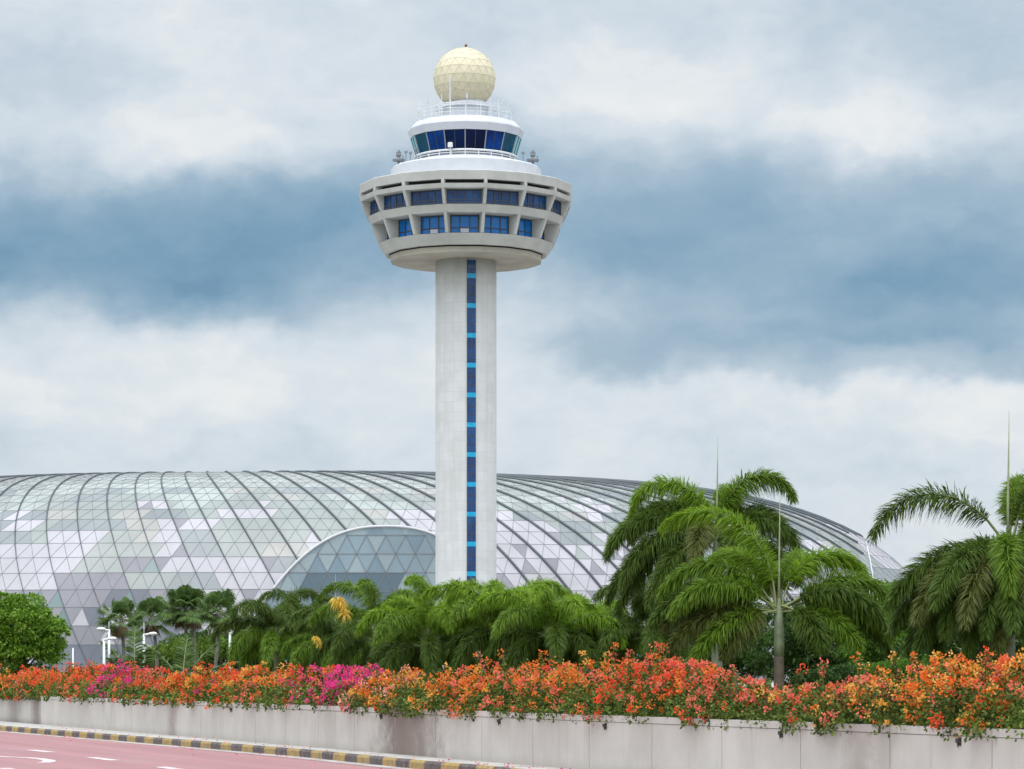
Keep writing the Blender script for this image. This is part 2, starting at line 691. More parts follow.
for px in (125, 232, 382, 500, 606, 782, 960):
    g = MB()
    sx = s_at(px)
    g.box(sx - .03, sx + .03, -.06, .03, WALL_H - .21, WALL_H - .15)
    g.box(sx - .042, sx + .042, -.008, .02, WALL_H - .25, WALL_H - .135)
    g.tube([(sx, -.035, WALL_H - .21), (sx + .008, -.04, WALL_H - .27)], [.016, .009], 6)
    g.build('drain_spout', M['spout'], wall)

# ================================================================== bougainvillea along the wall top
M['bleaf'] = leaf_mat('bougainvillea_leaf', (0.034, 0.071, 0.010), (0.098, 0.152, 0.021), .22, .55, 1.2, (.17, .21, .035))
M['bstem'] = mat('shrub_twig', (.085, .055, .04), .9, .3, 10)


def petal(name, c1, c2):
    return leaf_mat(name, c1, c2, .35, .6)


P_OR = petal('orange_bract', (.76, .15, .022), (.83, .25, .045))
P_RE = petal('red_orange_bract', (.76, .075, .025), (.82, .14, .05))
P_CO = petal('coral_pink_bract', (.78, .125, .075), (.82, .24, .17))
P_MA = petal('magenta_bract', (.72, .020, .20), (.84, .08, .36))
P_YE = petal('amber_bract', (.80, .34, .03), (.82, .46, .13))
P_PK = petal('pale_pink_bract', (.80, .28, .20), (.82, .40, .30))


def shrub(label, s0, s1, ztop, ztop2, petals, seed, dens_f=1.0, depth=1.25, leaf_f=1.0, over=.12, zb=None):
    """one bougainvillea: s0..s1 along the wall; petals = [(material, weight)...]"""
    rng = np.random.default_rng(seed)
    Lh = (s1 - s0) / 2
    mid = wall_pt((s0 + s1) / 2, 0, BED_Z)
    root = thing('bougainvillea_shrub', label, 'shrub', mid, WALL_ANG, 'bougainvillea shrubs along the top of the wall')
    dist = mid.y
    fac = min(1.25, max(.42, 55 / dist))
    Ha, Hb = ztop - BED_Z, ztop2 - BED_Z
    H = (Ha + Hb) / 2
    cy = depth / 2 + .12 - over * .5
    # lumps: ellipsoids strung along the shrub, in three rows of depth
    lumps = []
    nl = max(3, int(round((s1 - s0) / .62)))
    for i in range(nl):
        for row in range(3):
            x = -Lh + (i + .5 + rng.uniform(-.4, .4)) * 2 * Lh / nl
            yy = cy + (row - 1) * depth * .31 + rng.uniform(-.1, .1)
            hx = Ha + (Hb - Ha) * (x + Lh) / (2 * Lh)
            hh = hx * rng.uniform(.68, 1.0) * (1.0 if row != 0 else .84)
            r = min(rng.uniform(.32, .56), hh * .75)
            lumps.append((x, yy, hh - r * .9, r * 1.15, r, r))
            lumps.append((x + rng.uniform(-.2, .2), yy - .12 * (row == 0), (hh - r) * .45, r * 1.2, r * 1.05, max(r, (hh - r) * .55)))
    lumps = np.array(lumps)

    def surf(n, inner, front_top=False):
        k = rng.integers(0, len(lumps), n)
        L_ = lumps[k]
        d = norm(rng.normal(size=(n, 3)))
        if front_top:
            d[:, 1] -= .35
            d[:, 2] += .55
            d = norm(d)
        rr = 1 - inner * rng.uniform(0, 1, n) ** 1.5
        P = L_[:, :3] + d * L_[:, 3:] * rr[:, None]
        # gentle coarse bumps so the outline is uneven
        P += .07 * np.sin(P[:, [2, 0, 1]] * 7.3 + seed)
        P[:, 2] = np.maximum(P[:, 2], rng.uniform(-.02, .25, n))
        frontlim = -over - .10 * np.sin(P[:, 0] * 2.7 + seed)
        low = P[:, 2] < .2
        P[:, 1] = np.where(low, np.maximum(P[:, 1], frontlim * 1.0), np.maximum(P[:, 1], -.42))
        return P, d
    n = int(2300 * (s1 - s0) * fac * leaf_f)
    P, d = surf(n, .55)
    D = norm(d * .7 + rng.normal(size=(n, 3)) * .7)
    sc = .072 / math.sqrt(fac)
    v1, q1 = leaf_quads(rng, P, D, sc * 1.05, sc * .74)
    V_, Q_ = [v1], [q1]
    ex = MB()
    # shoots that stand up out of the mass
    bl_c, bl_d = [], []
    for k in range(int(rng.integers(2, 4) * max(1, (s1 - s0) / 3.2))):
        x = rng.uniform(-Lh, Lh)
        y = cy + rng.uniform(-.5, .5) * depth * .7
        z0 = H * .6
        hx = Ha + (Hb - Ha) * (x + Lh) / (2 * Lh)
        hgt = hx * rng.uniform(1.0, 1.15) if rng.random() < .75 else hx * rng.uniform(1.12, 1.26)
        lean = Vector((rng.uniform(-.3, .3), rng.uniform(-.25, .15), 0))
        pts = [Vector((x, y, z0)) + lean * (t * t) + Vector((0, 0, (hgt - z0) * t)) for t in np.linspace(0, 1, 5)]
        ex.tube(pts, [.010, .009, .007, .006, .004], 4, 1, cap=False)
        nn = int(60 * fac)
        tt = rng.uniform(.15, 1, nn)
        C = np.array([list(pts[0].lerp(pts[-1], t)) for t in tt]) + rng.normal(size=(nn, 3)) * .03
        v2, q2 = leaf_quads(rng, C, norm(rng.normal(size=(nn, 3)) + np.array([0, 0, .4])), sc, sc * .7)
        Q_.append(q2 + sum(len(v) for v in V_))
        V_.append(v2)
        if rng.random() < .7:
            bl_c.append(np.array(pts[-1]))
            bl_d.append(np.array([0, 0, 1.0]))
            if rng.random() < .6:
                bl_c.append(np.array(pts[-2])); bl_d.append(np.array([0, -.5, .5]))
    # trailing shoots over the wall face
    for k in range(int((s1 - s0) * (.45 if over > .1 else .12) + .3)):
        x = rng.uniform(-Lh, Lh)
        ln = rng.uniform(.05, .22)
        pts = [Vector((x, .1, .22)), Vector((x + .03, -.10, .18)), Vector((x + rng.uniform(-.1, .1), -.14, .14 - ln))]
        ex.tube(pts, [.009, .007, .004], 4, 1, cap=False)
        nn = int(34 * fac)
        tt = rng.uniform(.2, 1, nn)
        C = np.array([list(pts[1].lerp(pts[2], t)) for t in tt]) + rng.normal(size=(nn, 3)) * .035
        C[:, 1] = np.minimum(C[:, 1], -.06)
        v2, q2 = leaf_quads(rng, C, norm(rng.normal(size=(nn, 3)) + np.array([0, -.4, -.4])), sc, sc * .7)
        Q_.append(q2 + sum(len(v) for v in V_))
        V_.append(v2)
        if rng.random() < .35:
            bl_c.append(np.array(pts[-1])); bl_d.append(np.array([0, -1.0, 0]))
    quad_obj('foliage', np.vstack(V_), np.vstack(Q_), [M['bleaf'], M['bstem']], parent=root, extra=ex)
    # blossom: clusters of papery bracts, most on the top and the sunny shoulder, drifts of them
    nc = int(90 * (s1 - s0) * fac ** .6 * dens_f)
    P, d = surf(nc * 3, .10, True)
    drift = np.sin(P[:, 0] * 2.1 + seed) + np.sin(P[:, 0] * 4.7 + P[:, 2] * 5 + seed * 2) * .8 + np.sin(P[:, 1] * 6 + P[:, 2] * 9) * .5
    hgt = P[:, 2] / (Ha + (Hb - Ha) * np.clip((P[:, 0] + Lh) / (2 * Lh), 0, 1))
    keep = rng.uniform(0, 1, nc * 3) < np.clip(.02 + .62 * np.clip((hgt - .34) * 1.7, 0, 1) + .22 * drift, .02, 1)
    P, d = P[keep][:nc], d[keep][:nc]
    if bl_c:
        P = np.vstack([P, np.array(bl_c)])
        d = np.vstack([d, np.array(bl_d)])
    wts = np.array([w_ for _, w_ in petals], float)
    cum = np.cumsum(wts / wts.sum())
    nz = .5 + .28 * (np.sin(P[:, 0] * 1.7 + seed * 3.1) + np.sin(P[:, 0] * 3.9 + P[:, 2] * 4 + seed)) + rng.normal(size=len(P)) * .22
    pick = np.searchsorted(cum, np.clip(nz, 0, .999))
    nb = 20 if fac > .6 else 14
    bs = .052 / max(.62, fac ** .5)
    rad = rng.uniform(.055, .115, len(P)) / max(.65, fac ** .35)
    C = np.repeat(P, nb, 0) + norm(rng.normal(size=(len(P) * nb, 3))) * (np.repeat(rad, nb) * rng.uniform(.3, 1, len(P) * nb))[:, None]
    D = norm(rng.normal(size=C.shape) * .6 + (C - np.repeat(P, nb, 0)) * 12 + np.repeat(d, nb, 0) * .4)
    v3, q3 = leaf_quads(rng, C, D, bs, bs * .85, 0)
    quad_obj('blossom', v3, q3, [m_ for m_, _ in petals], np.repeat(pick, nb), parent=root)
    # bare woody stems low down
    for k in range(max(3, min(9, int((s1 - s0) * 1.0)))):
        g_ = MB()
        x = rng.uniform(-Lh, Lh)
        y = cy + rng.uniform(-.3, .3)
        pts = [Vector((x, y, -.03)), Vector((x + rng.uniform(-.1, .1), y, H * .3)), Vector((x + rng.uniform(-.3, .3), y - .1, H * .62))]
        g_.tube(pts, [.028, .02, .01], 5)
        g_.build('stem', M['bstem'], root)
    return root


BUSHES = [
    # px0, px1, top row, [(petal, weight)], density, label
    (-40, 28, 668, [(P_OR, 3), (P_RE, 3), (P_YE, 1)], 1.0, 'orange-red flowering shrub on the wall in front of the round leafy tree'),
    (28, 66, 668, [(P_RE, 4), (P_OR, 3), (P_CO, 1)], 1.0, 'red-orange flowering shrub on the wall at the right foot of the round leafy tree'),
    (66, 104, 665, [(P_RE, 3), (P_OR, 3), (P_CO, 2)], 1.05, 'orange-coral flowering shrub on the wall left of the twin white street lamps'),
    (104, 138, 668, [(P_MA, 4), (P_RE, 3), (P_OR, 1)], .95, 'shrub with magenta and red blossom below the twin white street lamps'),
    (138, 172, 671, [(P_RE, 2), (P_CO, 2), (P_OR, 1)], .6, 'low mostly green shrub with sparse coral blossom below the left fan palms'),
    (172, 210, 670, [(P_OR, 3), (P_RE, 3), (P_YE, 1)], .75, 'green shrub with scattered orange blossom below the twin-stemmed fan palm'),
    (210, 250, 668, [(P_RE, 4), (P_OR, 3), (P_MA, 1)], 1.05, 'dense red-orange shrub at the foot of the lone rightmost street lamp'),
    (250, 290, 668, [(P_CO, 3), (P_OR, 3), (P_YE, 2)], 1.0, 'salmon and orange flowering shrub just right of the rightmost street lamp'),
    (290, 325, 669, [(P_RE, 2), (P_MA, 2), (P_OR, 2)], .95, 'shrub mixing red, pink and orange blossom just left of the big magenta shrub'),
    (325, 376, 668, [(P_MA, 6), (P_CO, 1), (P_MA, 3)], 1.25, 'bright magenta shrub, the largest patch of hot pink blossom on the wall'),
    (376, 412, 672, [(P_PK, 2), (P_OR, 3), (P_YE, 2)], .8, 'pale peach and orange shrub just right of the big magenta shrub'),
    (412, 452, 672, [(P_OR, 3), (P_YE, 3), (P_PK, 1)], .72, 'amber and orange shrub left of the tower, trailing over the dark stained panel'),
    (452, 500, 667, [(P_YE, 2), (P_OR, 4), (P_CO, 2)], .9, 'orange and amber flowering shrub directly below the control tower shaft'),
    (500, 552, 664, [(P_OR, 3), (P_CO, 3), (P_RE, 2), (P_YE, 1)], .85, 'orange-coral shrub just right of the tower with tall flowering shoots'),
    (552, 608, 664, [(P_CO, 3), (P_OR, 4), (P_YE, 1)], .85, 'orange shrub with leafy upright shoots in front of the rightmost low palm'),
    (608, 664, 663, [(P_RE, 2), (P_CO, 3), (P_OR, 3)], .9, 'coral and orange shrub in front of the left side of the tall palm'),
    (664, 722, 659, [(P_CO, 4), (P_RE, 3), (P_OR, 2)], 1.0, 'dense coral-pink shrub in front of the tall palm trunk'),
    (722, 764, 671, [(P_CO, 5), (P_RE, 3), (P_PK, 1), (P_OR, 1)], .85, 'coral-pink shrub sloping down just left of the short palm trunk'),
    (766, 798, 700, [(P_RE, 2), (P_CO, 2), (P_YE, 1)], .4, 'lowest sparse green shrub, in the gap at the short palm trunk'),
    (800, 848, 675, [(P_CO, 3), (P_RE, 2), (P_OR, 1)], .62, 'leafy shrub with scattered coral blossom just right of the short palm trunk'),
    (848, 906, 661, [(P_OR, 4), (P_YE, 2), (P_CO, 2)], .9, 'orange and amber shrub trailing over the wall below the bright green tree'),
    (906, 968, 658, [(P_OR, 3), (P_YE, 4), (P_CO, 2)], .95, 'amber and orange shrub below the long drooping fronds of the right palm'),
    (968, 1064, 657, [(P_CO, 2), (P_OR, 3), (P_RE, 2), (P_YE, 2)], .95, 'orange-red shrub at the right end of the wall below the right palm crown'),
]
TOPX = [0, 28, 66, 104, 138, 172, 210, 250, 290, 325, 350, 376, 412, 452, 500, 552, 608, 664, 700, 735, 764, 785, 800, 824, 871, 895, 945, 1024]
TOPY = [668, 668, 667, 663, 668, 672, 669, 666, 668, 669, 666, 669, 673, 670, 665, 660, 662, 658, 657, 667, 690, 686, 681, 675, 672, 662, 655, 658]
for i, (x0, x1, top, pet, dn, lab) in enumerate(BUSHES):
    s0, s1 = s_bush(x0), s_bush(x1)
    zt = [EYE + (HOR - float(np.interp(x, TOPX, TOPY)) - float(np.interp(x, [0, 450, 600], [2.5, 1.5, 0]))) * (WY0 - .94 * s_ + .2) / F for x, s_ in ((x0, s0), (x1, s1))]
    shrub(lab, s0 - .12, s1 + .12, zt[0], zt[1], pet, 100 + i, dn, over=.16 if i in (11, 20, 22) else .06)
# ================================================================== control tower
TK = 362.0 / F                    # metres per picture pixel at the tower
TX, TY = (466 - 512) * TK, 362.0
M['conc'] = mat('pod_concrete', (.435, .43, .415), .85, .10, .35, .15, 6)
M['soffit'] = mat('soffit_concrete', (.37, .335, .285), .85, .14, .3)
M['white'] = mat('white_metal_cladding', (.575, .59, .645), .55, .05, .5)
M['fascia'] = mat('pale_grey_cladding', (.53, .54, .60), .6, .05, .5)
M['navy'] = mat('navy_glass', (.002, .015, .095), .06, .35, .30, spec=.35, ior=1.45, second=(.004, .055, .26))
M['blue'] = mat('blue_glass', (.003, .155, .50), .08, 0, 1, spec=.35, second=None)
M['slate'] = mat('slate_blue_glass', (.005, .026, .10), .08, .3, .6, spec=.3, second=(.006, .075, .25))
M['deep'] = mat('dim_cab_glass', (.002, .006, .028), .06, .3, .3, spec=.3, second=(.003, .012, .07))
M['teal'] = mat('sky_lit_cab_glass', (.05, .42, .50), .08, .2, .3, spec=.7)
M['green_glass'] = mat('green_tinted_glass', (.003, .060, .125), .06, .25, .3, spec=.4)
M['cyan'] = mat('cyan_spandrel', (.0, .30, .52), .3, .12, 2)
M['stair'] = mat('blue_stair_glass', (.003, .026, .105), .08, .35, .5, spec=.4, second=(.005, .062, .20))
M['void'] = mat('dark_recess', (.02, .02, .022), .9)
M['frame'] = mat('dark_window_frame', (.04, .045, .06), .5)
M['steel'] = mat('white_painted_steel', (.70, .70, .70), .5)
M['grey'] = mat('grey_equipment', (.22, .23, .25), .6)


def mat_shaft():
    m = bpy.data.materials.new('panelled_shaft_concrete')
    m.use_nodes = True
    t = NT(m.node_tree)
    p = m.node_tree.nodes['Principled BSDF']
    g = t.n('ShaderNodeTexCoord').outputs['Object']
    x, y, z = t.sep(g)[:3]
    ang = t.mul(t.m('ARCTAN2', x, y), 3.82)
    br = t.n('ShaderNodeTexBrick')
    t.put(br.inputs['Vector'], t.xyz(ang, z))
    br.offset = 0
    br.inputs['Scale'].default_value = 1
    br.inputs['Brick Width'].default_value = 1.5
    br.inputs['Row Height'].default_value = 1.235
    br.inputs['Mortar Size'].default_value = .03
    br.inputs['Mortar Smooth'].default_value = .3
    br.inputs['Color1'].default_value = (.545, .547, .55, 1)
    br.inputs['Color2'].default_value = (.59, .592, .595, 1)
    br.inputs['Mortar'].default_value = (.49, .49, .49, 1)
    st = t.noise(t.xyz(t.mul(ang, 1.2), 0, t.mul(z, .05)), 1.3, 5, .65)
    c = t.mixc(t.mul(t.sstep(st, .45, .72), .45), br.outputs[0], (.43, .425, .41))
    c = t.mixc(t.mul(t.sstep(t.noise(g, .35, 6, .65), .42, .66), .42), c, (.455, .445, .43))
    t.put(p.inputs['Base Color'], c)
    p.inputs['Roughness'].default_value = .8
    return m


M['shaft'] = mat_shaft()
tower = thing('control_tower', 'tall concrete airport control tower with inverted-cone pod and cream golf-ball radome', 'tower',
              (TX, TY, 0))
HZ = lambda h: EYE + h * TK          # px above horizon -> metres
PH = PI / 16                         # 16-sided pod with a flat side towards the camera
N16 = 16


def pr(lst, k=1.0):
    return [(r * k * TK, HZ(h)) for r, h in lst]


PK = 1.018


# shaft
g = MB()
zs = np.linspace(BED_Z - .2, HZ(415), 14)
g.lathe([(30.5 * TK, z) for z in zs], 72)
sh = g.build('shaft', M['shaft'], tower)
for p_ in sh.data.polygons:
    p_.use_smooth = len(p_.vertices) == 4
# stair glazing strip, on the side turned a little to the right
A0 = -PI / 2 + R_(10.9)
er = Vector((math.cos(A0), math.sin(A0), 0)); et = Vector((-math.sin(A0), math.cos(A0), 0)); ez = Vector((0, 0, 1))
rs = 30.5 * TK
cy_px = [279.9 + 29.5 * i for i in range(12)]
hs = [HOR - y for y in cy_px]
HW = 4.5 * TK


def face_box(g, r0, r1, t0, t1, z0, z1, er=er, et=et, mi=0):
    vs = []
    for z in (z0, z1):
        for r, t in ((r0, t0), (r1, t0), (r1, t1), (r0, t1)):
            p = er * r + et * t
            vs.append((p.x, p.y, z))
    g.raw(vs, [(0, 1, 2, 3)[::-1], (4, 5, 6, 7), (0, 1, 5, 4), (1, 2, 6, 5), (2, 3, 7, 6), (3, 0, 4, 7)], mi)


prev = HZ(412)
for i, h in enumerate(hs):
    zt, zb = HZ(h + 2.3), HZ(h - 2.3)
    g = MB(); face_box(g, rs - .3, rs + .06, -HW, HW, zb, zt)
    g.build('spandrel', M['cyan'], tower)
    g = MB(); face_box(g, rs - .3, rs + .02, -HW + .03, HW - .03, zt, prev)
    wdw = g.build('stair_window', M['stair'], tower)
    g = MB()
    for q in (.33, .66):
        zc = zt + (prev - zt) * q
        face_box(g, rs - .1, rs + .06, -HW + .02, HW - .02, zc - .05, zc + .05)
    for t in (-HW, 0, HW - .08):
        face_box(g, rs - .1, rs + .055, t, t + .08, zt, prev)
    g.build('window_frame', M['frame'], wdw)
    prev = zb
g = MB(); face_box(g, rs - .3, rs + .02, -HW + .03, HW - .03, 1.0, prev)
g.build('stair_window', M['stair'], tower)

# soffit slab and bottom band
g = MB(); g.lathe(pr([(29, 414.2), (75, 413.5), (75.6, 418.6), (60, 418.8)], PK), N16, PH)
g.build('soffit', M['soffit'], tower)
g = MB()
g.lathe(pr([(60, 418.6), (76.5, 419.6)], PK), N16, PH)
g.build('shadow_gap', M['void'], tower)
g = MB(); g.lathe(pr([(62, 419.5), (80, 420), (87, 430), (66, 430.6)], PK), N16, PH)
g.build('lower_band', M['conc'], tower)
g = MB(); g.lathe(pr([(70, 448.6), (93.8, 449), (97.3, 456.3), (70, 457)], PK), N16, PH)
g.build('middle_band', M['conc'], tower)
g = MB(); g.lathe(pr([(80, 470.6), (104.2, 471), (105.4, 475.3), (80, 475.7)], PK), N16, PH)
g.build('ledge', M['conc'], tower)
g = MB(); g.lathe(pr([(90, 479.6), (104.6, 479.2), (105.6, 487.6), (104.6, 488.4), (97, 488.8), (70, 488.9)], PK), N16, PH)
g.build('parapet', M['conc'], tower)
g = MB(); g.lathe(pr([(97.5, 475.2), (97.5, 480)], PK), N16, PH)
g.build('slot_wall', M['void'], tower)
# drums that hold the windows
g = MB(); g.lathe(pr([(78, 430), (78, 449.3)], PK), N16, PH)
g.build('lower_wall', M['conc'], tower)
g = MB(); g.lathe(pr([(94.5, 456.5), (94.5, 471.2)], PK), N16, PH)
g.build('upper_wall', M['conc'], tower)
# sixteen radial fins
for i in range(N16):
    a = -PI / 2 + PH + 2 * PI * i / N16
    e1 = Vector((math.cos(a), math.sin(a), 0)); e2 = Vector((-math.sin(a), math.cos(a), 0))
    g = MB()
    for poly in ([(75, 430.3), (87.2, 430.3), (94.6, 449.2), (75, 449.2)],
                 [(91, 456.4), (97.8, 456.4), (104.9, 471.3), (91, 471.3)],
                 [(95, 475.1), (105.3, 475.1), (105.2, 479.7), (95, 479.7)]):
        g.prism([(r * PK * TK, HZ(h)) for r, h in poly], Vector((0, 0, 0)), e1, ez, e2, 2.9 * TK)
    g.build('fin', M['conc'], tower)
# windows between the fins
rngt = random.Random(5)
for tier, (rv, h0, h1) in enumerate(((78, 430.8, 448.4), (94.5, 457.4, 470.4))):
    rv *= PK
    ap = rv * TK * math.cos(PI / 16)
    half = rv * TK * math.sin(PI / 16) - 1.75 * TK
    for i in range(N16):
        a = -PI / 2 + 2 * PI * i / N16
        e1 = Vector((math.cos(a), math.sin(a), 0)); e2 = Vector((-math.sin(a), math.cos(a), 0))
        g = MB(); face_box(g, ap - .1, ap + .05, -half, half, HZ(h0), HZ(h1), e1, e2)
        wn_ = g.build('window', M['blue'] if tier == 0 and rngt.random() < .8 else M['slate'], tower)
        g = MB()
        zz0, zz1 = HZ(h0), HZ(h1)
        divs = (-1, -.36, .36, 1) if tier == 0 else (-1, -.5, 0, .5, 1)
        for t in divs:
            face_box(g, ap, ap + .13, t * (half - .06) - .06, t * (half - .06) + .06, zz0, zz1, e1, e2)
        for q in ((0.02, .30, .98) if tier == 0 else (.02, .24, .98)):
            zc = zz0 + (zz1 - zz0) * q
            face_box(g, ap, ap + .125, -half, half, zc - .06, zc + .06, e1, e2)
        g.build('window_frame', M['frame'], wn_)
        if tier == 0 and i % 3 == 0:
            g = MB(); face_box(g, ap + .04, ap + .07, -half * .3, half * .3, zz0 + .1, zz0 + (zz1 - zz0) * .28, e1, e2)
            g.build('blind', M['fascia'], wn_)
# white drum and sloping deck below the cab
g = MB(); g.lathe(pr([(75, 487.5), (75, 505.2), (73.5, 506.5), (52, 512.5), (46, 512.8)]), 64)
o = g.build('terrace_wall', M['white'], tower)
# cab
PC = 0.0
g = MB(); g.lathe(pr([(40, 511), (48.6, 511.5), (49, 514.4), (40, 514.6)]), N16, PC)
g.build('cab_sill', M['fascia'], tower)
rb, rt, hb, ht = 48.0, 55.0, 514.0, 537.2
cabm = {0: M['deep'], 15: M['deep'], 1: M['navy'], 14: M['navy'], 2: M['green_glass'], 13: M['green_glass'], 3: M['teal'], 12: M['teal']}  # one tinted glass: skylight through the sides and dark front put into pane colours
for i in range(N16):
    a0 = -PI / 2 + 2 * PI * i / N16
    a1 = a0 + 2 * PI / N16
    P = lambda r, h, a: Vector((r * TK * math.cos(a), r * TK * math.sin(a), HZ(h)))
    e = P(1, HOR, (a0 + a1) / 2); nrm = Vector((math.cos((a0 + a1) / 2), math.sin((a0 + a1) / 2), 0))
    q = [P(rb, hb, a0), P(rb, hb, a1), P(rt, ht, a1), P(rt, ht, a0)]
    g = MB()
    vs = q + [v - nrm * .08 for v in q]
    g.raw(vs, [(0, 1, 2, 3), (7, 6, 5, 4), (0, 4, 5, 1), (2, 6, 7, 3), (1, 5, 6, 2), (3, 7, 4, 0)])
    cw = g.build('cab_window', cabm.get(i, M['green_glass']), tower)
    g = MB()
    m0, m1 = (q[0] + q[1]) / 2 + nrm * .02, (q[2] + q[3]) / 2 + nrm * .02
    g.tube([m0, m1], .05, 4)
    g.build('glazing_bar', M['frame'], cw)
    g = MB(); g.tube([q[0] + nrm * .01, q[3] + nrm * .01], .10, 4)
    g.build('mullion', M['grey'], cw)
g = MB(); g.lathe(pr([(50, 536.6), (56, 536.8), (58.3, 544.0), (57.2, 545.8), (51.5, 551.2), (46, 552.4), (20, 553)]), N16, PC)
g.build('cab_roof', M['fascia'], tower)
# railing in front of the cab windows
g = MB()
n = 48
ring = lambda r, h, n=48, z=None: [Vector((r * TK * math.cos(2 * PI * i / n), r * TK * math.sin(2 * PI * i / n), HZ(h))) for i in range(n + 1)]
g.tube(ring(51, 517.4), .15, 6, cap=False)
g.tube(ring(51, 514.8), .07, 5, cap=False)
for p in ring(51, 517.3)[:-1:2]:
    g.tube([Vector((p.x, p.y, HZ(511.5))), p], .07, 5)
g.build('railing', M['steel'], tower)
# roof railing, aerials and the radome
g = MB()
for h in (556, 559.5, 563):
    g.tube(ring(47, h), .03 if h < 563 else .04, 5, cap=False)
for p in ring(47, 563)[:-1:2]:
    g.tube([Vector((p.x, p.y, HZ(551))), p], .035, 4)
for h in (566, 569):
    g.tube(ring(30, h), .05, 5, cap=False)
for p in ring(30, 569)[:-1:4]:
    g.tube([Vector((p.x, p.y, HZ(552))), p], .05, 4)
g.build('roof_railing', M['steel'], tower)
g = MB(); g.lathe(pr([(21, 552), (21, 567), (24.5, 568), (24.5, 570), (19, 570.5), (19, 575)]), 32)
g.build('radome_stand', M['white'], tower)
ra = random.Random(3)
for i in range(17):
    a = 2 * PI * i / 17 + ra.uniform(-.12, .12)
    r = ra.choice((34, 40, 45, 47)) * TK
    x, y = r * math.cos(a), r * math.sin(a)
    top = HZ(552 + ra.uniform(10, 26))
    g = MB()
    g.tube([(x, y, HZ(551.5)), (x, y, top)], [.045, .03], 5)
    if i % 3 == 0:
        g.tube([(x - .6, y, top - .5), (x + .6, y, top - .5)], .04, 4)
        g.tube([(x - .45, y, top - 1.1), (x + .45, y, top - 1.1)], .04, 4)
    elif i % 3 == 1:
        g.box(x - .10, x + .10, y - .10, y + .10, top - .8, top - .25)
    g.build('aerial', M['fascia'] if i % 3 == 1 else M['steel'], tower)
g = MB()
x, y = -15.2 * TK, -33 * TK
g.tube([(x, y, HZ(551.5)), (x, y, HZ(566)), (x, y, HZ(592.5))], [.11, .10, .07], 6)
g.build('whip_aerial', M['white'], tower)


def radome():
    import bmesh
    bm = bmesh.new()
    bmesh.ops.create_icosphere(bm, subdivisions=3, radius=31 * TK)
    # the shell sits on its stand: cut off the cap below
    bmesh.ops.bisect_plane(bm, geom=bm.verts[:] + bm.edges[:] + bm.faces[:], plane_co=(0, 0, -24.0 * TK), plane_no=(0, 0, -1), clear_outer=True)
    me = bpy.data.meshes.new('radome')
    bm.to_mesh(me)
    edges = [(e.verts[0].co.copy(), e.verts[1].co.copy()) for e in bm.edges]
    bm.free()
    return me, edges


me, edges = radome()
M['radome'] = mat('cream_radome_panel', (.63, .565, .415), .55, .06, .4)
M['seam'] = mat('radome_seam', (.63, .56, .41), .7)
me.materials.append(M['radome'])
rd = bpy.data.objects.new('radome', me)
link(rd, tower); rd.location = (-.2, 0, HZ(597))
g = MB()
for a, b in edges:
    g.tube([a * 1.001, b * 1.001], .03, 4, cap=False)
g.build('panel_seams', M['seam'], rd)
M['beacon'] = mat('red_beacon_lens', (.22, .06, .06), .4)
g = MB()
g.lathe([(0.06, HZ(627.6)), (.06, HZ(629.3)), (.16, HZ(629.4)), (.2, HZ(630.6)), (.15, HZ(631.6)), (0.0, HZ(632))], 10)
g.build('beacon', M['beacon'], tower, smooth=True)
# camera and radar masts on the terrace edge
for sx in (-1, 1):
    x = sx * 66.8 * TK; y = -14 * TK
    g = MB()
    g.lathe([(.16, HZ(503)), (.14, HZ(512)), (.75, HZ(512.4)), (.80, HZ(514)), (.45, HZ(515.2)), (.2, HZ(516)), (.2, HZ(518))], 12, cx=x, cy=y)
    g.box(x - .32, x + .32, y - .3, y + .3, HZ(517.5), HZ(521.2))
    g.box(x - .1, x + .16, y - .35, y + .1, HZ(521), HZ(523))
    g.tube([(x + .55, y, HZ(511)), (x + .55, y, HZ(518))], .06, 5)
    g.build('sensor_mast', M['grey'], tower)
for sx, hh in ((-59, 519), (-54.5, 518), (-49, 522), (57, 518)):
    x, y = sx * TK, -30 * TK
    g = MB()
    g.tube([(x, y, HZ(508)), (x, y, HZ(hh))], .06, 5)
    g.lathe([(.05, HZ(hh - 1.5)), (.2, HZ(hh - 1.2)), (.2, HZ(hh + .6)), (.02, HZ(hh + 1))], 8, cx=x, cy=y)
    g.build('deck_lamp', M['grey'], tower)
g = MB()
x, y = -14.6 * TK, -53 * TK
g.tube([(x, y, HZ(511)), (x, y, HZ(519.5))], .07, 5)
g.lathe([(.1, HZ(519)), (.33, HZ(519.3)), (.33, HZ(523.4)), (.15, HZ(524.0))], 10, cx=x, cy=y)
g.build('signal_lamp', M['steel'], tower)

# ================================================================== glass dome
DX, DY = (288 - 512) * 480 / F, 480.0
DA, DB, DH, DZ0, DN, WF = 656 * 480 / F, 72.0, 32.3, BED_Z - .1, 2.45, .56
dome = thing('glass_dome', 'huge low glass and steel dome of triangular panes behind the control tower', 'dome', (DX, DY, 0))
NC = 212
# arc-length table of the plan ellipse: angle 0 faces the camera, positive to the right
th = np.linspace(-PI, PI, 4001)
pl = np.concatenate([[0], np.cumsum(np.hypot(np.diff(DA * np.sin(th)), np.diff(-DB * np.cos(th))))])
PERIM = pl[-1]


def theta(u):
    return np.interp(((u / NC + .5) % 1.0) * PERIM, pl, th)


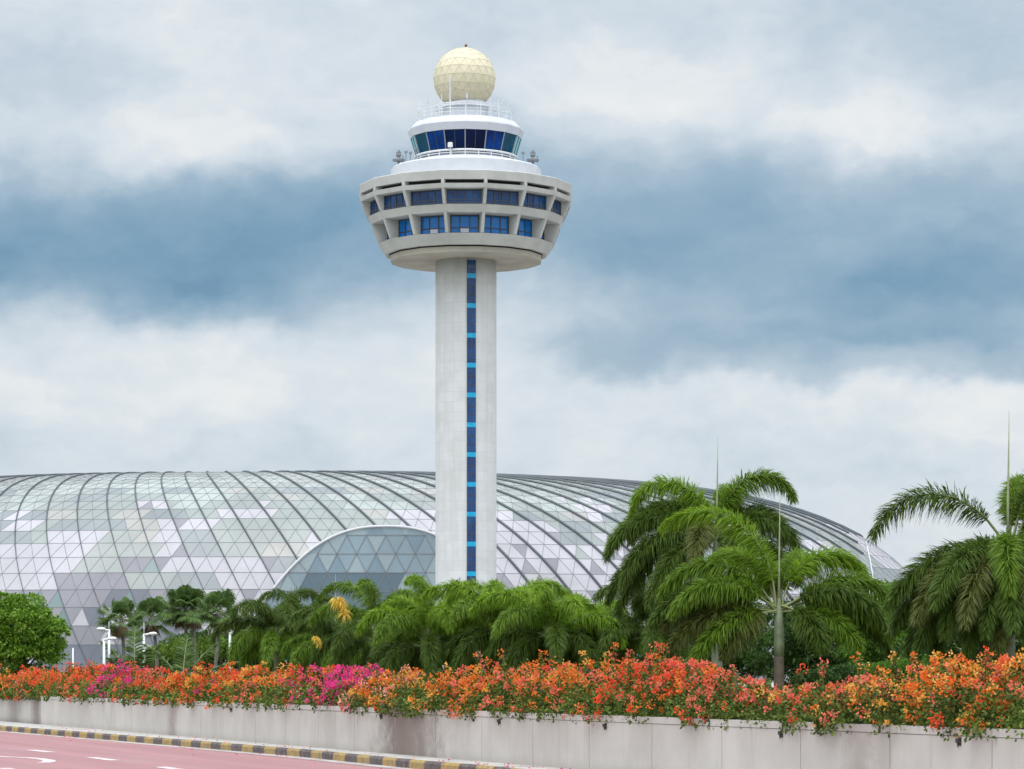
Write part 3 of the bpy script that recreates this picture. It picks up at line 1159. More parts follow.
tt = np.linspace(0, PI / 2, 2001)
rho_t, z_t = (1 - WF) + WF * np.maximum(np.cos(tt), 0) ** (2 / DN), np.sin(tt) ** (2 / DN) * DH
ar = np.concatenate([[0], np.cumsum(np.hypot(np.diff(rho_t * 84), np.diff(z_t)))])
NR = int(round(ar[-1] / 2.68))
row_arc = np.linspace(0, ar[-1] * .999, NR + 1)
rho = np.interp(row_arc, ar, rho_t)
zz = np.interp(row_arc, ar, z_t) + DZ0


def dome_pt(u, j, out=0.0):
    t = float(theta(u))
    jj = min(max(j, 0), NR)
    j0 = int(jj); j1 = min(j0 + 1, NR); f = jj - j0
    r = rho[j0] * (1 - f) + rho[j1] * f
    z = zz[j0] * (1 - f) + zz[j1] * f
    lc = max(0, (r - 1 + WF) / WF) ** (DN - 1)
    n_ = Vector((math.sin(t) / (DA * WF) * lc, -math.cos(t) / (DB * WF) * lc, (max(0, z - DZ0) / DH) ** (DN - 1) / DH))
    n_.normalize()
    return Vector((DA * r * math.sin(t), -DB * r * math.cos(t), z)) + n_ * out


def glass(name, c, rough=.2, spec=.6, var=.1, ior=1.5):
    return mat(name, c, rough, var, .11, spec=spec, ior=ior)


M['g_white'] = glass('mauve_white_panel', (0.430, 0.415, 0.443), .5, .2, .10)
M['g_mauve'] = glass('mauve_grey_panel', (0.256, 0.249, 0.274), .5, .2, .10)
M['g_slate'] = glass('slate_grey_panel', (0.170, 0.180, 0.210), .5, .2, .10)
M['g_teal'] = glass('teal_pane', (0.142, 0.200, 0.200), .3, .6, .12, 1.5)
M['g_bluegrey'] = glass('blue_grey_pane', (0.198, 0.221, 0.229), .3, .6, .12, 1.5)
M['g_green'] = glass('grey_green_pane', (0.245, 0.269, 0.257), .3, .6, .12, 1.5)
M['g_pale'] = glass('pale_green_pane', (0.316, 0.347, 0.333), .3, .6, .12, 1.5)
M['g_cream'] = glass('cream_pane', (0.309, 0.304, 0.285), .3, .6, .12, 1.5)
M['g_dark'] = glass('dark_teal_pane', (0.030, 0.055, 0.065), .3, .6, .12, 1.5)
DM = [M[k] for k in ('g_white', 'g_mauve', 'g_slate', 'g_teal', 'g_bluegrey', 'g_green', 'g_pale', 'g_cream', 'g_dark')]
WHI, MAU, SLA, TEA, BLG, GRN, PAL, CRE, DRK = range(9)


def pane_kind(u, j, upt):
    c = ((u + NC / 2) % NC) - NC / 2             # 0 faces the camera
    z = zz[j]
    run = random.Random(int(math.floor(c / 2.2 + .37 * (j % 5))) * 7919 + j * 104729)
    r = run.random()
    one = random.random()
    cl = mnoise.noise((c * .20 + j * .10, j * .27, 3.7)) + .45 * mnoise.noise((c * .52 - j * .26, j * .6, 9.1))
    lim = float(np.interp(z, [5, 9, 13, 18, 23, 27, 30], [.06, -.36, -.28, -.07, .20, .44, 2.0]))
    if cl > lim:
        return WHI if one < .93 else MAU
    if z > 29.0:  # bright sky reflection along the top put into paler panes
        return PAL if r < .62 else (GRN if r < .92 else CRE)
    if z > 24.5:
        return PAL if r < .26 else (GRN if r < .66 else (BLG if r < .86 else CRE))
    if z > 18.5:
        if c < -18: return CRE if r < .50 else (GRN if r < .9 else BLG)  # glare of bright cloud on the left put into the pane colour
        return GRN if r < .46 else (BLG if r < .80 else CRE)
    if z > 12.2:
        if one < .05: return TEA
        if c > 8: return BLG if r < .4 else (MAU if r < .75 else GRN)
        return MAU if r < .42 else (BLG if r < .62 else (GRN if r < .93 else TEA))
    if z > 8.0:
        if one < .14 and upt: return TEA
        return MAU if r < .7 else SLA
    if one < .05: return DRK
    if one < .09: return TEA
    return SLA if r < .62 else MAU


g = MB()
idx = {}
for j in range(NR + 1):
    for i in range(NC):
        idx[(i, j)] = len(g.v)
        g.v.append(tuple(dome_pt(i - .5 * j, j)))
random.seed(21)
for j in range(NR):
    for i in range(NC):
        a, b = idx[(i, j)], idx[((i + 1) % NC, j)]
        c, d = idx[(i, j + 1)], idx[((i + 1) % NC, j + 1)]
        u = i - .5 * j
        # (i,j)-(i,j+1) leans left going up; (i,j)-(i+1,j+1) leans right
        g.f.append((a, b, d)); g.mi.append(pane_kind(u + .5, j, True))
        g.f.append((a, d, c)); g.mi.append(pane_kind(u, j, False))
top = [idx[(i, NR)] for i in range(NC)]
g.f.append(tuple(top)); g.mi.append(PAL)
shell = g.build('glass_shell', DM, dome)

# glazing bars on the half that faces the photograph
M['bar'] = mat('glazing_bar_grey', (.19, .195, .205), .6)
M['rib'] = mat('steel_rib_grey', (.075, .088, .10), .55)


def bar(g, p, q, wd, hgt):
    p, q = Vector(p), Vector(q)
    d = (q - p).normalized()
    c = Vector((p.x / DA ** 2, p.y / DB ** 2, .0006)); c.normalize()
    s_ = d.cross(c).normalized() * wd
    n_ = s_.cross(d).normalized()
    if n_.y > 0 and n_.z < 0: n_ = -n_
    o_ = n_ * hgt
    g.raw([p - s_ - o_, p + s_ - o_, p + s_ * .6 + o_, p - s_ * .6 + o_, q - s_ - o_, q + s_ - o_, q + s_ * .6 + o_, q - s_ * .6 + o_],
          [(0, 1, 5, 4), (1, 2, 6, 5), (2, 3, 7, 6), (3, 0, 4, 7)])


g = MB()
for j in range(NR + 1):
    for i in range(NC):
        p = g_v = shell.data.vertices[idx[(i, j)]].co
        if p.y > 14: continue
        q = shell.data.vertices[idx[((i + 1) % NC, j)]].co
        bar(g, p, q, .04, .04)
        if j < NR:
            bar(g, p, shell.data.vertices[idx[((i + 1) % NC, j + 1)]].co, .04, .04)
            bar(g, p, shell.data.vertices[idx[(i, j + 1)]].co, .04, .04)
g.build('glazing_grid', M['bar'], dome)

# the flush arch near the right end: ribs stop at it
_ug, _jg = np.meshgrid(np.arange(24, 56, .1), np.arange(0, NR + .01, .1), indexing='ij')
_pts = np.array([dome_pt(u_, j_) for u_, j_ in zip(_ug.ravel(), _jg.ravel())])
_fx = 512 + (_pts[:, 0] + DX) / (_pts[:, 1] + DY) * F
_fy = HOR - (_pts[:, 2] - EYE) / (_pts[:, 1] + DY) * F


def dome_find(px, py):
    """surface coordinates of the point of the right end of the dome that the photograph shows at px, py"""
    k = np.argmin((_fx - px) ** 2 + (_fy - py) ** 2 + 1e-4 * (_pts[:, 1] + 80))
    return float(_ug.ravel()[k]), float(_jg.ravel()[k])


ARCH_LINE = sorted([dome_find(px, py)[::-1] for px, py in ((866, 543), (867.5, 552), (869.5, 562), (872, 574), (874, 586), (876, 600), (878, 616), (880, 634))])


def u_arch(j):
    js = [q[0] for q in ARCH_LINE]; us = [q[1] for q in ARCH_LINE]
    return float(np.interp(j, js, us, right=99))


ribs = 0
for i in range(0, NC, 2):
    pts, rad = [], []
    for j in range(NR + 1):
        u = ((i - .5 * j + NC / 2) % NC) - NC / 2
        if u > u_arch(j): continue
        p = dome_pt(u, j, .10)
        if p.y > 8 and j < NR - 6: continue
        pts.append(p)
        z = p.z - DZ0
        right = min(1, max(0, (u + 6) / 18))
        thick = .042 + (.085 + .085 * right) * min(1, max(0, (z - 17 + 15 * right) / 11))
        rad.append(thick)
    if len(pts) > 3 and min(p.y for p in pts) < 0 and ribs < 100:
        g = MB(); g.tube(pts, rad, 5)
        g.build('rib', M['rib'], dome)
        ribs += 1
M['arch'] = mat('white_arch_steel', (.60, .60, .62), .5)
g = MB()
g.tube([dome_pt(u_, j_, .14) for j_, u_ in ARCH_LINE], .11, 6)
g.build('end_arch', M['fascia'], dome)
g = MB()
g.tube([dome_pt(*dome_find(px, py), .14) for px, py in ((868, 581), (873, 579), (879, 579.5), (885, 583), (890, 588), (894, 596), (896, 606))], .12, 6)
g.build('end_arch', M['arch'], dome)

# entrance portal left of the tower: a glazed vault standing proud of the dome
PXC, PW, PHH = 386, 162, 150          # picture centre, half width at the ground, height
PY = 480 - DB - 2.2
pk = PY / F
pcx = (PXC - 512) * pk - DX
pcy = PY - DY
Wd, Hh = PW * pk, PHH * pk


def arch_pt(q):
    """q -1..1 along the outline: a flattened parabola"""
    x = q
    return x * Wd, EYE + Hh * (1 - abs(x) ** 2.4) - 0


def arch_z(x):
    q = min(1, abs(x) / Wd)
    return EYE + Hh * (1 - q ** 2.4)


portal = MB()
row = [EYE - 1.2 + k * 2.62 for k in range(12)]
bars = MB()
pm = []
cellw = 2.75
random.seed(4)
# glazing: triangles clipped to the arch by sampling thin columns per row would alias, so clip each one exactly
def clip_arch(poly):
    """clip a convex polygon to below the arch outline (outline approximated by chords)"""
    qs = np.linspace(-1, 1, 41)
    out = poly
    for k in range(40):
        ax, az_ = arch_pt(qs[k]); bx, bz = arch_pt(qs[k + 1])
        nx, nz = -(bz - az_), (bx - ax)             # points up/outwards
        res = []
        for i in range(len(out)):
            P0, P1 = out[i], out[(i + 1) % len(out)]
            d0 = (P0[0] - ax) * nx + (P0[1] - az_) * nz
            d1 = (P1[0] - ax) * nx + (P1[1] - az_) * nz
            if d0 <= 0: res.append(P0)
            if d0 * d1 < 0:
                f = d0 / (d0 - d1)
                res.append((P0[0] + (P1[0] - P0[0]) * f, P0[1] + (P1[1] - P0[1]) * f))
        out = res
        if len(out) < 3: return None
    return out


for r_ in range(11):
    z0, z1 = row[r_], row[r_ + 1]
    sh_ = (r_ % 2) * .5
    for c in range(-12, 13):
        x0 = (c + sh_) * cellw
        for tri, upt in (([(x0, z0), (x0 + cellw, z0), (x0 + cellw / 2, z1)], True),
                         ([(x0 + cellw / 2, z1), (x0 + cellw, z0), (x0 + cellw * 1.5, z1)], False)):
            pg = clip_arch(tri)
            if not pg: continue
            o_ = len(portal.v)
            portal.v += [(pcx + x, pcy, z) for x, z in pg]
            portal.f.append(tuple(range(o_, o_ + len(pg))))
            rr_ = random.random()
            dark = 10.9 < (z0 + z1) / 2 - DZ0 < 14.5 and -11.5 < x0 + cellw * .5 < 2.5
            portal.mi.append(3 if dark else (0 if rr_ < .55 else (1 if rr_ < .85 else 2)))
            for k in range(len(tri)):
                a, b = tri[k], tri[(k + 1) % len(tri)]
                mx_, mz_ = (a[0] + b[0]) / 2, (a[1] + b[1]) / 2
                if mz_ < arch_z(mx_) - .3 and upt:
                    va = Vector((pcx + a[0], pcy - .02, min(a[1], arch_z(a[0]))))
                    vb = Vector((pcx + b[0], pcy - .02, min(b[1], arch_z(b[0]))))
                    d = (vb - va).normalized()
                    s_ = d.cross(Vector((0, 1, 0))) * .04
                    y1 = Vector((0, -.05, 0))
                    bars.raw([va - s_, va + s_, vb + s_, vb - s_, va - s_ + y1, va + s_ + y1, vb + s_ + y1, vb - s_ + y1],
                             [(4, 5, 6, 7), (0, 3, 7, 4), (1, 5, 6, 2)])
M['p1'] = glass('portal_blue_grey_glass', (0.204, 0.276, 0.320), .06, .8, .12)
M['p2'] = glass('portal_grey_green_glass', (0.264, 0.328, 0.352), .06, .8, .12)
M['p3'] = glass('portal_steel_blue_glass', (0.160, 0.232, 0.284), .06, .8, .12)
M['p4'] = glass('portal_dark_glass', (0.072, 0.122, 0.158), .06, .8, .12)
portal.build('entrance_glazing', [M['p1'], M['p2'], M['p3'], M['p4']], dome)
bars.build('entrance_glazing_bars', M['bar'], dome)
g = MB()
ap_ = [Vector((pcx + x, pcy - .15, z)) for x, z in (arch_pt(q) for q in np.linspace(-1, 1, 61))]
g.tube(ap_, .17, 8)
g.build('entrance_arch', M['arch'], dome, smooth=True)
g = MB()
vs = [(v.x, v.y + .1, v.z + .2) for v in ap_] + [(v.x, v.y + 30, v.z + .2) for v in ap_]
k = len(ap_)
g.raw(vs, [(i, i + 1, k + i + 1, k + i) for i in range(k - 1)])
g.build('entrance_vault', M['g_white'], dome, smooth=True)
# ================================================================== palms
M['pl_dark'] = leaf_mat('deep_green_palm_leaflet', (0.048, 0.095, 0.012), (0.112, 0.174, 0.024), .32, .5)
M['pl_mid'] = leaf_mat('green_palm_leaflet', (0.081, 0.160, 0.013), (0.190, 0.301, 0.028), .36, .5)
M['pl_lite'] = leaf_mat('bright_green_palm_leaflet', (0.128, 0.247, 0.014), (0.274, 0.414, 0.034), .42, .5)
M['pl_olive'] = leaf_mat('olive_palm_leaflet', (0.066, 0.088, 0.018), (0.139, 0.156, 0.035), .25, .5)
M['rachis'] = mat('palm_leaf_stalk', (.16, .20, .07), .6)
M['rachis_y'] = mat('yellow_palm_leaf_stalk', (.24, .26, .10), .6)
M['ptrunk'] = mat('ringed_palm_trunk', (.165, .175, .12), .85, .3, 4, .4, 20)
M['pshaft'] = mat('palm_crownshaft', (.20, .24, .14), .55, .3, 4)
M['pbase'] = mat('palm_trunk_base', (.13, .10, .075), .9, .3, 5)
M['spear'] = mat('palm_spear_leaf', (.30, .33, .20), .6, .15, 4)


def frond_curve(L, e0, droop, az, side=0.0, k=26, pw=1.25):
    s = np.linspace(0, 1, k)
    e = np.radians(e0 - droop * s ** pw)
    a = np.radians(az + side * s ** 1.5)
    step = L / (k - 1)
    d = np.stack([np.cos(e) * np.cos(a), np.cos(e) * np.sin(a), np.sin(e)], 1)
    P = np.vstack([[0, 0, 0], np.cumsum(d[:-1] * step, 0)])
    return s, P, d


def make_frond(parent, rng, L, e0, droop, az, leaf, nl=460, ll=.50, start=.17, side=0, plume=True, origin=(0, 0, 0), stalk='rachis',
               stalk_r=.028, wid=.024, grav=.30, name='frond', label=None, pw=1.25):
    s, P, T = frond_curve(L, e0, droop, az, side, pw=pw)
    P = P + np.array(origin)
    si = np.sort(rng.uniform(start, 1, nl))
    f = si * (len(s) - 1)
    i0 = np.minimum(f.astype(int), len(s) - 2)
    w_ = (f - i0)[:, None]
    C = P[i0] * (1 - w_) + P[i0 + 1] * w_
    Tt = norm(T[i0] * (1 - w_) + T[i0 + 1] * w_)
    Bb = norm(np.cross(Tt, np.array([0, 0, 1.0]) + np.array([math.cos(math.radians(az)), math.sin(math.radians(az)), 0]) * .35))
    Nn = np.cross(Bb, Tt)
    if plume:
        a = np.where(rng.uniform(size=nl) < .5, rng.choice([0, PI], nl) + rng.normal(size=nl) * .7, rng.uniform(0, 2 * PI, nl))
    else:
        a = rng.choice([0, PI], nl) + rng.normal(size=nl) * .12 + .22 * 0
    fwd = (.42 + .55 * ((si - start) / (1 - start)) ** 2)[:, None]
    D = norm(Tt * fwd + (np.cos(a)[:, None] * Bb + np.sin(a)[:, None] * Nn) * .9 + rng.normal(size=(nl, 3)) * .10)
    prof = (np.sin(PI * np.clip((si - start) / (1 - start), 0, 1) ** .75 * .86 + .32) * .75 + .28)
    ln = (ll * prof * rng.uniform(.75, 1.15, nl))[:, None]
    S = norm(np.cross(D, Nn + rng.normal(size=(nl, 3)) * .55)) * (wid * rng.uniform(.7, 1.2, nl))[:, None] * .5
    g1 = np.array([0, 0, -1.0]) * grav * rng.uniform(.5, 1.3, nl)[:, None]
    mid = C + D * ln * .5 + g1 * ln * .22
    tip = C + D * ln * .92 + g1 * ln * .95
    V_ = np.stack([C - S * .5, C + S * .5, mid + S, mid - S, tip + S * .12, tip - S * .12], 1).reshape(-1, 3)
    b = (np.arange(nl) * 6)[:, None]
    Q_ = np.vstack([b + np.array([[0, 1, 2, 3]]), b + np.array([[3, 2, 4, 5]])])
    ex = MB()
    pts = [Vector(p) for p in P[::2]] + [Vector(P[-1])]
    n_ = len(pts)
    ex.tube(pts, [stalk_r * (1 - .82 * q / (n_ - 1)) for q in range(n_)], 5, 1, cap=False)
    o = quad_obj(name, V_, Q_, [M[leaf], M[stalk]], parent=parent, extra=ex)
    if label: o['label'] = label
    return o


def foxtail(label, px, py_crown, Y, fronds, seed, spear_top=None, trunk_r=.115, shaft_h=.75, scale=1.0, zbase=BED_Z, nl=460, ll=.50, wid=.024, grav=.42, pwr=1.25, group='palms behind the flowering wall'):
    """plume palm: crown point at picture column px / row py_crown seen from the camera, distance Y"""
    rng = np.random.default_rng(seed)
    c = W(px, py_crown, Y)
    root = thing('foxtail_palm', label, 'palm tree', (c.x, c.y, zbase), 0, group)
    H = c.z - zbase
    if H < .4: H = .4
    g = MB()
    r = trunk_r
    th_ = max(.25, H - shaft_h)
    prof = [(r * 1.75, -.05), (r * 1.45, .12), (r * 1.15, min(.45, th_ * .4))]
    nseg = max(2, int(th_ / .22))
    for k in range(1, nseg + 1):
        z = .45 + (th_ - .45) * k / nseg if th_ > .7 else th_ * (.4 + .6 * k / nseg)
        prof += [(r * (1.08 - .10 * k / nseg), z - .03), (r * (1.03 - .10 * k / nseg), z)]
    g.lathe(prof, 14)
    g.build('trunk', M['pbase'] if trunk_r == .105 else M['ptrunk'], root, smooth=True)
    g = MB()
    g.lathe([(r * .96, th_), (r * 1.02, th_ + (H - th_) * .25), (r * .92, th_ + (H - th_) * .6), (r * .62, H), (r * .25, H + .22), (.01, H + .35)], 14)
    g.build('crownshaft', M['pshaft'], root, smooth=True)
    for fr in fronds:
        az, e0, dr, L, leaf = fr[:5]
        kw = fr[5] if len(fr) > 5 else {}
        off = rng.uniform(-.08, .12)
        make_frond(root, rng, L * scale, e0, dr, az, leaf, origin=(math.cos(math.radians(az)) * r * .6, math.sin(math.radians(az)) * r * .6, H - .05 + off),
                   **{**dict(nl=nl, ll=ll * scale, wid=wid, grav=grav, pw=pwr, side=rng.uniform(-14, 14)), **kw})
    if spear_top is not None:
        ztop = EYE + (HOR - spear_top) * Y / F - zbase
        g = MB()
        g.tube([(0, 0, H), (.0, 0, H + (ztop - H) * .35), (.012, 0, H + (ztop - H) * .7), (.02, 0, ztop)], [.032, .022, .013, .005], 6)
        g.build('spear_leaf', M['spear'], root, smooth=True)
    return root


def rand_fronds(rng, n, L, leaves, emin=15, emax=80, droop=(95, 140)):
    out = []
    for k in range(n):
        az = 360 * (k + rng.uniform(-.25, .25)) / n * 1.0
        q = ((k * 7) % n) / max(1, n - 1)
        e0 = emin + (emax - emin) * q + rng.uniform(-6, 6)
        leaf = leaves[0] if q > .62 else (leaves[-1] if q < .45 else leaves[len(leaves) // 2])     # lit crests put into colour: upright fronds take first leaf, low ones last
        out.append((az, e0, rng.uniform(*droop) * (.75 + .35 * q), L * rng.uniform(.85, 1.1) * (.85 + .3 * q), leaf))
    return out


D_, MD, LT, OL = 'pl_dark', 'pl_mid', 'pl_lite', 'pl_olive'
Y_ = dict(stalk='rachis_y', stalk_r=.019, start=.21)
# the short palm in front (trunk visible in the gap)
foxtail('short full palm with a pale stubby trunk in the gap of the flowers', 779, 609, 58, [
    (5, 50, 112, 2.85, MD, Y_), (22, 80, 150, 2.7, LT, Y_), (62, 80, 130, 2.4, MD), (168, 87, 138, 3.7, LT, dict(stalk='rachis_y', pw=1.5)),
    (135, 76, 130, 2.8, LT), (184, 62, 132, 3.0, MD), (192, 20, 66, 2.5, OL, Y_), (200, 8, 66, 2.7, OL), (212, 2, 66, 2.3, MD), (186, 30, 90, 2.9, D_), (355, 10, 80, 2.6, D_), (338, 4, 66, 1.9, MD, Y_), (350, 22, 92, 2.6, MD, Y_),
    (205, 42, 105, 2.7, MD), (345, 36, 110, 2.5, D_), (95, 60, 115, 2.6, MD), (215, -8, 62, 1.7, OL, Y_), (315, -12, 60, 1.5, D_, Y_), (170, 40, 105, 2.7, D_),
], 11, spear_top=494, trunk_r=.105, shaft_h=.95, nl=1500, ll=.42, wid=.020)
# the taller palm behind it
foxtail('tallest palm with a long thin spear leaf, standing left of and behind the short palm', 717, 537, 67, [
    (176, 82, 185, 3.2, LT, dict(pw=1.5)), (14, 86, 168, 2.9, MD, dict(pw=1.5)), (186, 62, 140, 2.7, D_), (196, 38, 112, 3.2, D_), (208, 16, 96, 3.0, D_), (178, 44, 120, 3.0, MD),
    (225, -6, 70, 2.9, D_), (250, 22, 100, 2.5, OL), (285, 18, 105, 2.4, D_), (70, 78, 150, 2.8, MD), (345, 40, 125, 2.3, D_), (25, 55, 140, 2.4, D_), (120, 70, 150, 2.8, MD),
    (150, 55, 135, 2.9, D_), (195, -10, 66, 3.1, D_), (20, 10, 85, 2.4, D_), (212, -30, 50, 2.8, D_), (184, 4, 80, 3.1, D_),
], 12, spear_top=437, trunk_r=.125, shaft_h=1.0, nl=1450, ll=.45, wid=.021)
# right-hand palm, cut by the picture edge
foxtail('large dark palm at the right edge with one frond arching left', 1008, 546, 52, [
    (180, 60, 138, 3.1, D_, dict(nl=1000, ll=.44)), (20, 80, 85, 3.2, D_), (352, 72, 82, 3.3, MD), (70, 74, 105, 2.6, MD), (262, -8, 66, 2.5, D_), (252, -30, 46, 2.4, OL), (282, -22, 52, 2.3, D_), (345, 55, 110, 2.8, D_), (320, 35, 105, 2.6, MD), (40, 50, 110, 2.6, D_),
    (200, 2, 66, 2.7, D_), (212, -6, 62, 2.7, OL), (190, -10, 58, 2.7, D_), (228, 8, 80, 2.6, D_), (205, -24, 50, 2.7, D_), (185, -26, 48, 2.6, D_),
    (240, -5, 72, 2.6, OL), (258, 14, 95, 2.3, MD), (275, 4, 85, 2.3, OL), (222, -18, 55, 2.5, D_), (250, -20, 55, 2.4, D_), (290, 25, 100, 2.3, MD),
    (310, 0, 80, 2.2, D_), (10, 20, 90, 2.6, D_), (110, 20, 95, 2.4, D_), (160, -4, 70, 2.4, D_), (235, -35, 40, 2.4, D_), (270, -25, 55, 2.2, D_), (195, -40, 36, 2.5, D_),
], 13, spear_top=411, trunk_r=.13, shaft_h=1.0, nl=1400, ll=.42, wid=.020)
# lower palms left and right of the tower
LOW = [
    # px, crown row, Y, spear, frond length, leaves, label
    (428, 643, 80, 583, 2.35, [LT, MD, D_], 'bright green palm with pale thin trunk and spear leaf just left of the tower', 11),
    (378, 642, 88, None, 2.7, [MD, D_, D_], 'bushy palm with drooping plumes between the yellow flower plume and the tower', 11),
    (335, 646, 92, 574, 2.0, [D_, MD], 'low dark palm with a thin spear leaf beside the yellow flower plume', 10),
    (276, 635, 98, None, 2.3, [D_, D_, MD], 'leftmost of the low plume palms, dark, in front of the portal arch foot', 10),
    (306, 633, 104, None, 2.2, [D_, MD], 'dark plume palm standing below the left end of the white arch', 10),
    (466, 638, 84, None, 2.5, [MD, D_], 'dark green palm right at the foot of the tower shaft', 11),
    (505, 630, 78, None, 2.5, [LT, MD, D_], 'bright green palm just right of the tower shaft', 11),
    (552, 636, 76, 584, 2.3, [LT, MD, D_], 'green palm with one yellowish hanging young leaf right of the tower', 11),
    (592, 644, 82, None, 2.2, [LT, MD, D_], 'rightmost of the low plume palms, between the tower and the tall palm', 10),
    (648, 633, 76, None, 2.3, [D_, D_], 'dark palm half hidden at the left under the tallest palm', 10),
]
for k, (px, py, Y, sp, L, lv, lab, n) in enumerate(LOW):
    rg = random.Random(50 + k)
    foxtail(lab, px, py, Y, rand_fronds(rg, n + 6, L * 1.06, lv, -14, 92, (112, 158)), 30 + k, spear_top=sp, trunk_r=.078, shaft_h=.6,
            nl=900, ll=.40, wid=.024, grav=.5, pwr=1.4)

# yellow flower plumes of the palm by the arch
M['yflower'] = leaf_mat('yellow_palm_flower', (.62, .38, .04), (.78, .58, .12), .2, .7)
def plume(label, px, py, Y, r, seed, par=None):
    rng = np.random.default_rng(seed)
    c = W(px, py, Y)
    n = 300
    ax = np.linspace(0, 1, 12)
    C = np.stack([np.interp(rng.uniform(size=n), [0, .45, 1], [-.9, .1, .55]) * r, rng.normal(size=n) * .12 * r, np.zeros(n)], 1)
    t = rng.uniform(size=n)
    C = np.stack([np.interp(t, [0, .55, 1], [-.5, .1, .4]) * r, rng.normal(size=n) * .12 * r, np.interp(t, [0, .55, 1], [.45, .25, -.95]) * r], 1) + c
    D = norm(rng.normal(size=(n, 3)) + np.array([0, 0, -.15]))
    v, q = leaf_quads(rng, C, D, r * .72, .022, .5)
    o = quad_obj('flower_plume', v, q, M['yflower'])
    ex = MB()
    return o


for (px, py, r, lab) in ((341, 605, .36, 'large yellow palm flower plume hanging in front of the portal arch'),
                         (317, 640, .16, 'small orange-yellow flower plume low among the dark palms')):
    o = plume(lab, px, py, 86, r, px)
    # the plume grows on its palm: make it a part of the nearest low palm
    par = min((x for x in bpy.data.objects if x.type == 'EMPTY' and x.name.startswith('foxtail_palm')),
              key=lambda x: (x.location - W(335, 646, 92)).length)
    o.parent = par
    o.location = -par.location

# ================================================================== fan palms on the left
M['fan'] = leaf_mat('fan_palm_leaf', (0.063, 0.121, 0.034), (0.144, 0.224, 0.063), .35, .5)
M['fan_dead'] = leaf_mat('dry_fan_palm_leaf', (.12, .09, .05), (.20, .15, .08), .1, .8)
M['ftrunk'] = mat('grey_fan_palm_trunk', (.17, .16, .14), .9, .3, 5)


def fan_leaf(parent, rng, origin, az, e, Lp, R0, mat_, name='fan_leaf'):
    d = np.array([math.cos(e) * math.cos(az), math.cos(e) * math.sin(az), math.sin(e)])
    c = np.array(origin) + d * Lp + np.array([0, 0, -.12 * Lp])
    side = norm(np.cross(d, np.array([0, 0, 1.0])))
    up = np.cross(side, d)
    n = 30
    vs, qs = [], []
    for k in range(n):
        a = -2.25 + 4.5 * k / (n - 1)
        r = R0 * (1 - .16 * abs(a) / 2.25) * rng.uniform(.9, 1.08)
        dd = d * math.cos(a) + side * math.sin(a) + up * (.22 * math.cos(2 * a))
        dd = dd / np.linalg.norm(dd)
        tn = -d * math.sin(a) + side * math.cos(a)
        wv = tn * (R0 * .055)
        mid = c + dd * r * .55 + np.array([0, 0, -.04 * r])
        tip = c + dd * r * .93 + np.array([0, 0, -.36 * r])
        b = len(vs)
        vs += [c - wv * .15, c + wv * .15, mid + wv, mid - wv, tip + wv * .2, tip - wv * .2]
        qs += [(b, b + 1, b + 2, b + 3), (b + 3, b + 2, b + 4, b + 5)]
    ex = MB()
    ex.tube([Vector(origin), Vector(c)], [.02, .012], 4, 1, cap=False)
    return quad_obj(name, vs, qs, [M[mat_], M['rachis']], parent=parent, extra=ex)


def fan_palm(label, stems, Y, seed, R0=.62, n=28, zbase=BED_Z):
    """stems: (px at crown, crown row, px at base)"""
    rng = np.random.default_rng(seed)
    b = W(stems[0][2], 670, Y)
    root = thing('fan_palm', label, 'palm tree', (b.x, b.y, zbase), 0, 'fan palms left of the tower')
    for (px, py, pb) in stems:
        c = W(px, py, Y) - root.location
        bb = W(pb, 670, Y) - root.location
        p0 = Vector((bb.x, 0, -.1))
        pts = [p0.lerp(Vector((c.x, 0, c.z)), t) + Vector((.10 * math.sin(t * PI), 0, 0)) for t in np.linspace(0, 1, 9)]
        g = MB(); g.tube(pts, [.13, .10, .09, .085, .085, .08, .08, .085, .10], 9)
        g.build('trunk', M['ftrunk'], root, smooth=True)
        for k in range(n):
            q = k / (n - 1)
            az = 2.399 * k + rng.uniform(-.3, .3)
            e = R_(80 - 112 * q + rng.uniform(-8, 8))
            fan_leaf(root, rng, (c.x, 0, c.z), az, e, .80 * rng.uniform(.6, 1.2), R0 * rng.uniform(.66, .95), 'fan')
        for k in range(5):
            fan_leaf(root, rng, (c.x, 0, c.z - .1), rng.uniform(0, 6.28), R_(-62 + rng.uniform(-14, 10)), .4, R0 * .7, 'fan_dead', 'dry_leaf')
    return root


fan_palm('leftmost fan palm, behind the twin white street lamps', [(121, 618, 122)], 132, 1, .66)
fan_palm('second fan palm from the left, just right of the spiked lamp among the palms', [(152, 617, 157)], 138, 2, .66)
fan_palm('tallest fan palm, with two slim trunks side by side', [(183, 607, 188), (192, 608, 193)], 134, 3, .74, 26)
fan_palm('fan palm with a single leaning trunk nearest the lone rightmost street lamp', [(219, 612, 210)], 130, 4, .74)

# broad-leaved young plants under the fan palms
M['paddle'] = leaf_mat('paddle_leaf', (.05, .10, .022), (.12, .19, .045), .3, .45)


def arching_plant(label, px, Y, leaves, seed, name='young_palm'):
    rng = np.random.default_rng(seed)
    b = W(px, 674, Y)
    root = thing(name, label, 'young palm', (b.x, b.y, BED_Z), 0, 'young palms under the fan palms')
    for az, e0, dr, L in leaves:
        make_frond(root, rng, L * 1.4, e0, dr, az, 'paddle', nl=170, ll=.62, start=.2, plume=False, stalk='rachis_y', stalk_r=.035, wid=.055,
                   grav=.25, name='leaf')
    return root


